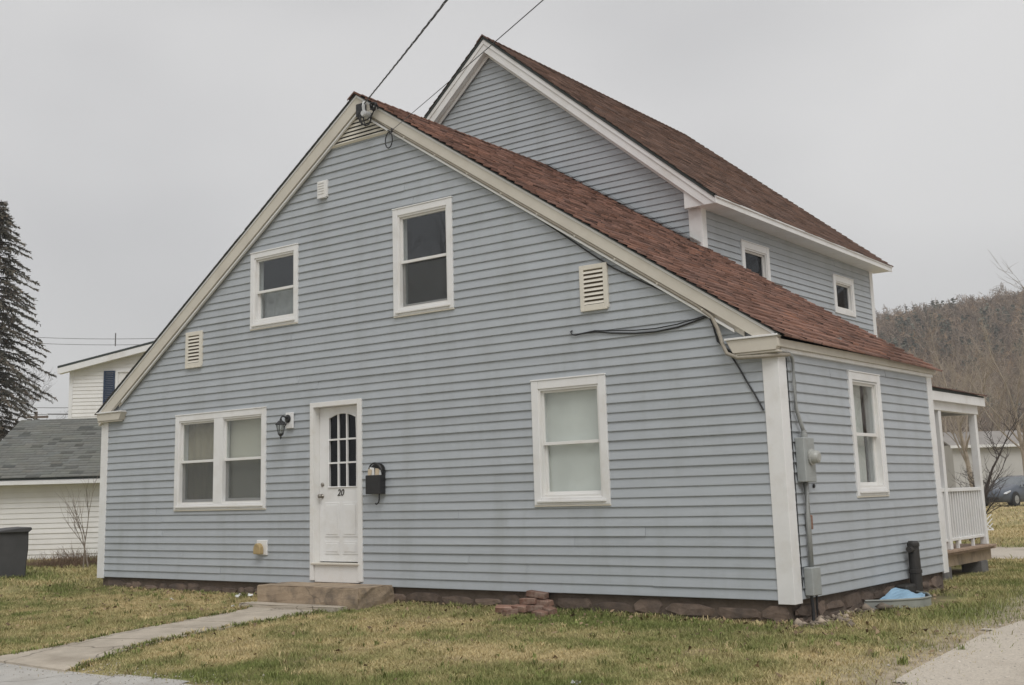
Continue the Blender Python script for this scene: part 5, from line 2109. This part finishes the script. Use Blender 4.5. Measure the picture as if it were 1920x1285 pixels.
def scatter_blades(n, x0, x1, y0, y1, hmin, hmax, wid, seed, edge=0.0):
    rd = np.random.default_rng(seed)
    x = rd.uniform(x0, x1, n)
    y = rd.uniform(y0, y1, n)
    dg = dry(x, y)
    dens = 0.55 + 0.9 * (1 - bare_at(x, y)) - 0.15 * dg
    keep = lawn_ok(x, y) & (rd.random(n) < dens)
    ro = road_in(x, y) > -0.04 + rd.normal(0, 0.10, n)
    dr = drive_in(x, y) > -0.28 + rd.normal(0, 0.30, n)
    keep &= ~ro & ~dr
    x, y, dg = x[keep], y[keep], dg[keep]
    n = len(x)
    z = gz(x, y)
    tall = np.exp(-np.clip(-y, 0, 9) / 0.16) * (y < 0.05) * 0.8 * (vnoise(x * 2, y, 77) > 0.35)
    h = rd.uniform(hmin, hmax, n) * (1.15 - 0.45 * dg) * (0.75 + 0.6 * fbm(x * 1.3, y * 1.3, 50, 2)) * (1 + tall)
    a = rd.uniform(0, 6.283, n)
    lean = rd.uniform(0.15, 1.3, n) * (0.7 + 0.9 * dg)
    dx, dy = np.cos(a) * lean * h, np.sin(a) * lean * h
    b_ = rd.uniform(0, 6.283, n)
    w_ = wid * rd.uniform(0.6, 1.4, n)
    wx, wy = np.cos(b_) * w_, np.sin(b_) * w_
    P0 = np.stack([x - wx, y - wy, z - 0.004], -1)
    P1 = np.stack([x + wx, y + wy, z - 0.004], -1)
    P2 = np.stack([x + dx * 0.45 + wx * 0.7, y + dy * 0.45 + wy * 0.7, z + h * 0.62], -1)
    P3 = np.stack([x + dx * 0.45 - wx * 0.7, y + dy * 0.45 - wy * 0.7, z + h * 0.62], -1)
    P4 = np.stack([x + dx, y + dy, z + h * 0.88], -1)
    V = np.stack([P0, P1, P2, P3, P4], 1).reshape(-1, 3)
    i = np.arange(n) * 5
    T = np.concatenate([np.stack([i, i + 1, i + 2], -1), np.stack([i, i + 2, i + 3], -1), np.stack([i + 3, i + 2, i + 4], -1)])
    s = np.clip(dg + rd.normal(0, 0.13, n), 0, 1)[:, None]
    c = (GREEN * 1.05 * (1 - s) + STRAW * 1.1 * s) * rd.uniform(0.8, 1.2, (n, 1))
    return V, T, np.repeat(c, 5, axis=0)


def bare_at(x, y):
    return np.clip((fbm(x * 1.6, y * 1.9, 21) - 0.56) * 4, 0, 1)


Vs, Ts_, Cs = [], [], []
off = 0
for args in ((330000, -1, 14.2, -5.0, 0.03, 0.014, 0.044, 0.0030, 1), (45000, -11, -0.02, -4.8, 6.0, 0.03, 0.09, 0.006, 2),
             (46000, 10.9, 14.0, 0.0, 10.8, 0.025, 0.07, 0.0036, 3), (12000, 8.5, 11.0, 8.3, 10.8, 0.03, 0.08, 0.005, 9), (30000, 4.0, 14.5, 10.0, 26.0, 0.04, 0.10, 0.008, 4),
             (26000, -14.0, 16.0, 24.0, 64.0, 0.05, 0.12, 0.016, 5)):
    V, T, C = scatter_blades(*args)
    Vs.append(V)
    Ts_.append(T + off)
    Cs.append(C)
    off += len(V)
rd = np.random.default_rng(77)      # coarse tufts and weeds
nt = 1500
tx, ty = rd.uniform(-6, 13.6, nt), rd.uniform(-4.6, -0.02, nt)
tx[:260], ty[:260] = rd.uniform(0.1, W, 260), rd.uniform(-0.16, 0.0, 260)
we = rd.integers(0, 2, 420)
yy_ = rd.uniform(-4.5, -0.7, 420)
wy_ = np.array([p[1] for p in wl_pts])[::-1]
tx[260:680] = np.where(we == 0, np.interp(yy_, wy_, np.array([p[0] for p in wl_pts])[::-1]) - 0.01, np.interp(yy_, wy_, np.array([p[0] for p in wr_pts])[::-1]) + 0.01) + rd.normal(0, 0.03, 420)
ty[260:680] = yy_
kp = lawn_ok(tx, ty) & (drive_in(tx, ty) < 0.1) & (road_in(tx, ty) < 0.05) | (np.arange(nt) >= 260) & (np.arange(nt) < 680)
tx, ty = tx[kp], ty[kp]
nt, nbld = len(tx), 12
bx_ = (tx[:, None] + rd.normal(0, 0.022, (nt, nbld))).ravel()
by_ = (ty[:, None] + rd.normal(0, 0.022, (nt, nbld))).ravel()
bz_ = gz(bx_, by_)
bh_ = np.repeat(rd.uniform(0.03, 0.075, nt), nbld) * rd.uniform(0.6, 1.2, nt * nbld)
ba_ = rd.uniform(0, 6.283, nt * nbld)
bl_ = rd.uniform(0.3, 1.2, nt * nbld) * bh_
ox, oy = np.cos(ba_) * bl_, np.sin(ba_) * bl_
wx_, wy2 = -np.sin(ba_) * 0.0035, np.cos(ba_) * 0.0035
V = np.stack([np.stack([bx_ - wx_, by_ - wy2, bz_], -1), np.stack([bx_ + wx_, by_ + wy2, bz_], -1),
              np.stack([bx_ + ox * .4 + wx_, by_ + oy * .4 + wy2, bz_ + bh_ * .65], -1), np.stack([bx_ + ox * .4 - wx_, by_ + oy * .4 - wy2, bz_ + bh_ * .65], -1),
              np.stack([bx_ + ox, by_ + oy, bz_ + bh_ * .85], -1)], 1).reshape(-1, 3)
i = np.arange(nt * nbld) * 5
Vs.append(V)
Ts_.append(np.concatenate([np.stack([i, i + 1, i + 2], -1), np.stack([i, i + 2, i + 3], -1), np.stack([i + 3, i + 2, i + 4], -1)]) + off)
tc_ = np.where(rd.random((nt, 1)) < 0.3, STRAW * 0.95, GREEN * 1.05) * rd.uniform(0.7, 1.3, (nt, 1))
Cs.append(np.repeat(tc_, nbld * 5, axis=0))
gr = np_obj('grass', np.concatenate(Vs), np.concatenate(Ts_), M['grass'], tint=np.concatenate(Cs))
tag(gr, 'patchy short lawn grass, part green and part straw', 'grass', kind='stuff')

# dead leaves
n = 1000
x = rng.uniform(-1, 13.6, n)
y = -np.abs(rng.gamma(1.3, 1.1, n))
y[:220] = rng.uniform(-0.35, -0.02, 220)
x[-220:] = 11.55 + np.abs(rng.normal(0, 0.35, 220))
y[-220:] = rng.uniform(0, 4.4, 220)
ok = (y > -4.3) & (lawn_ok(x, y) | (rng.random(n) < 0.15)) & (drive_in(x, y) < -0.05)
x, y = x[ok], y[ok]
n = len(x)
z = gz(x, y) + rng.uniform(0.012, 0.045, n)
a = rng.uniform(0, 6.283, n)
s = rng.uniform(0.012, 0.032, n)
ca, sa = np.cos(a) * s, np.sin(a) * s
tz = rng.normal(0, 0.5, (n, 4)) * s[:, None]
V = np.stack([np.stack([x - ca, y - sa, z + tz[:, 0]], -1), np.stack([x + sa * 0.6, y - ca * 0.6, z + tz[:, 1]], -1),
              np.stack([x + ca, y + sa, z + tz[:, 2]], -1), np.stack([x - sa * 0.6, y + ca * 0.6, z + tz[:, 3]], -1)], 1).reshape(-1, 3)
c = np.repeat(np.array((0.24, 0.175, 0.11)) * rng.uniform(0.5, 1.5, (n, 1)), 4, axis=0)
tag(np_obj('leaf_litter', V, np.arange(4 * n).reshape(-1, 4), M['leaf'], tint=c), 'dead brown leaves scattered over the lawn', 'leaves', kind='stuff')

# pebbles on the drive and at the pavement edge
n = 12000
x = rng.uniform(12.0, 16, n)
y = rng.uniform(-4.5, 6.5, n)
x[:1500] = rng.uniform(4.5, 12, 1500)
y[:1500] = -4.4 + rng.normal(0, 0.22, 1500)
ok = (drive_in(x, y) > rng.normal(0, 0.22, n)) | (np.arange(n) < 1500)
x, y = x[ok], y[ok]
n = len(x)
s = rng.gamma(2.0, 0.0020, n) + 0.002
z = gz(x, y) + 0.010
oc = np.array([(1, 0, 0), (0, 1, 0), (-1, 0, 0), (0, -1, 0), (0, 0, 0.7), (0, 0, -0.7)])
J = oc[None] * s[:, None, None] * rng.uniform(0.7, 1.3, (n, 6, 1))
V = (np.stack([x, y, z], -1)[:, None, :] + J).reshape(-1, 3)
fc = np.array([(0, 1, 4), (1, 2, 4), (2, 3, 4), (3, 0, 4), (1, 0, 5), (2, 1, 5), (3, 2, 5), (0, 3, 5)])
T = (np.arange(n)[:, None, None] * 6 + fc[None]).reshape(-1, 3)
c = np.repeat(np.array((0.50, 0.46, 0.40)) * rng.uniform(0.7, 1.25, (n, 1)), 6, axis=0)
tag(np_obj('gravel', V, T, M['pebble'], tint=c), 'loose pale gravel on the driveway', 'gravel', kind='stuff')

# a few scraps of litter
for k, (x, y, s, lab) in enumerate(((3.62, -0.25, 0.07, 'white paper scrap by the wall left of the stoop'), (3.75, -0.16, 0.06, 'crumpled white scrap beside the stoop corner'),
                                    (2.9, -0.8, 0.04, 'tiny white scrap on the lawn left of the walkway'), (11.22, -3.28, 0.06, 'pale blue-white scrap at the front edge of the lawn'),
                                    (4.35, -0.95, 0.04, 'small white scrap at the start of the walkway'))):
    bm = bmesh.new()
    s *= 0.6
    bmesh.ops.create_grid(bm, x_segments=4, y_segments=4, size=s)
    for v in bm.verts:
        v.co.z += random.uniform(-0.4, 0.6) * s
        v.co.x *= random.uniform(0.7, 1.0)
    me = bpy.data.meshes.new('paper_scrap')
    bm.to_mesh(me)
    bm.free()
    me.materials.append(M['white_paper'])
    o = bpy.data.objects.new('paper_scrap', me)
    link(o)
    o.location = (x, y, gzf(x, y) + 0.035)
    o.rotation_euler = (0.3, 0.2, k)
    tag(o, lab, 'litter')

# ------------------------------------------------------------------ damp air in the valley
hz = MB()
zt_ = max((o.matrix_world @ Vector(c)).z for o in bpy.data.objects if o.name == 'hill' for c in o.bound_box) + 9.0
hz.box(-620, 620, -320, 720, -6.0, zt_)
haze = hz.build('haze', None, None)
hm = bpy.data.materials.new('haze_air')
hm.use_nodes = True
hm.node_tree.nodes.clear()
vo = hm.node_tree.nodes.new('ShaderNodeVolumePrincipled')
vo.inputs['Color'].default_value = (0.93, 0.94, 0.95, 1)
vo.inputs['Density'].default_value = 0.0009
mo = hm.node_tree.nodes.new('ShaderNodeOutputMaterial')
hm.node_tree.links.new(vo.outputs['Volume'], mo.inputs['Volume'])
haze.data.materials.clear()
haze.data.materials.append(hm)
tag(haze, kind='stuff')
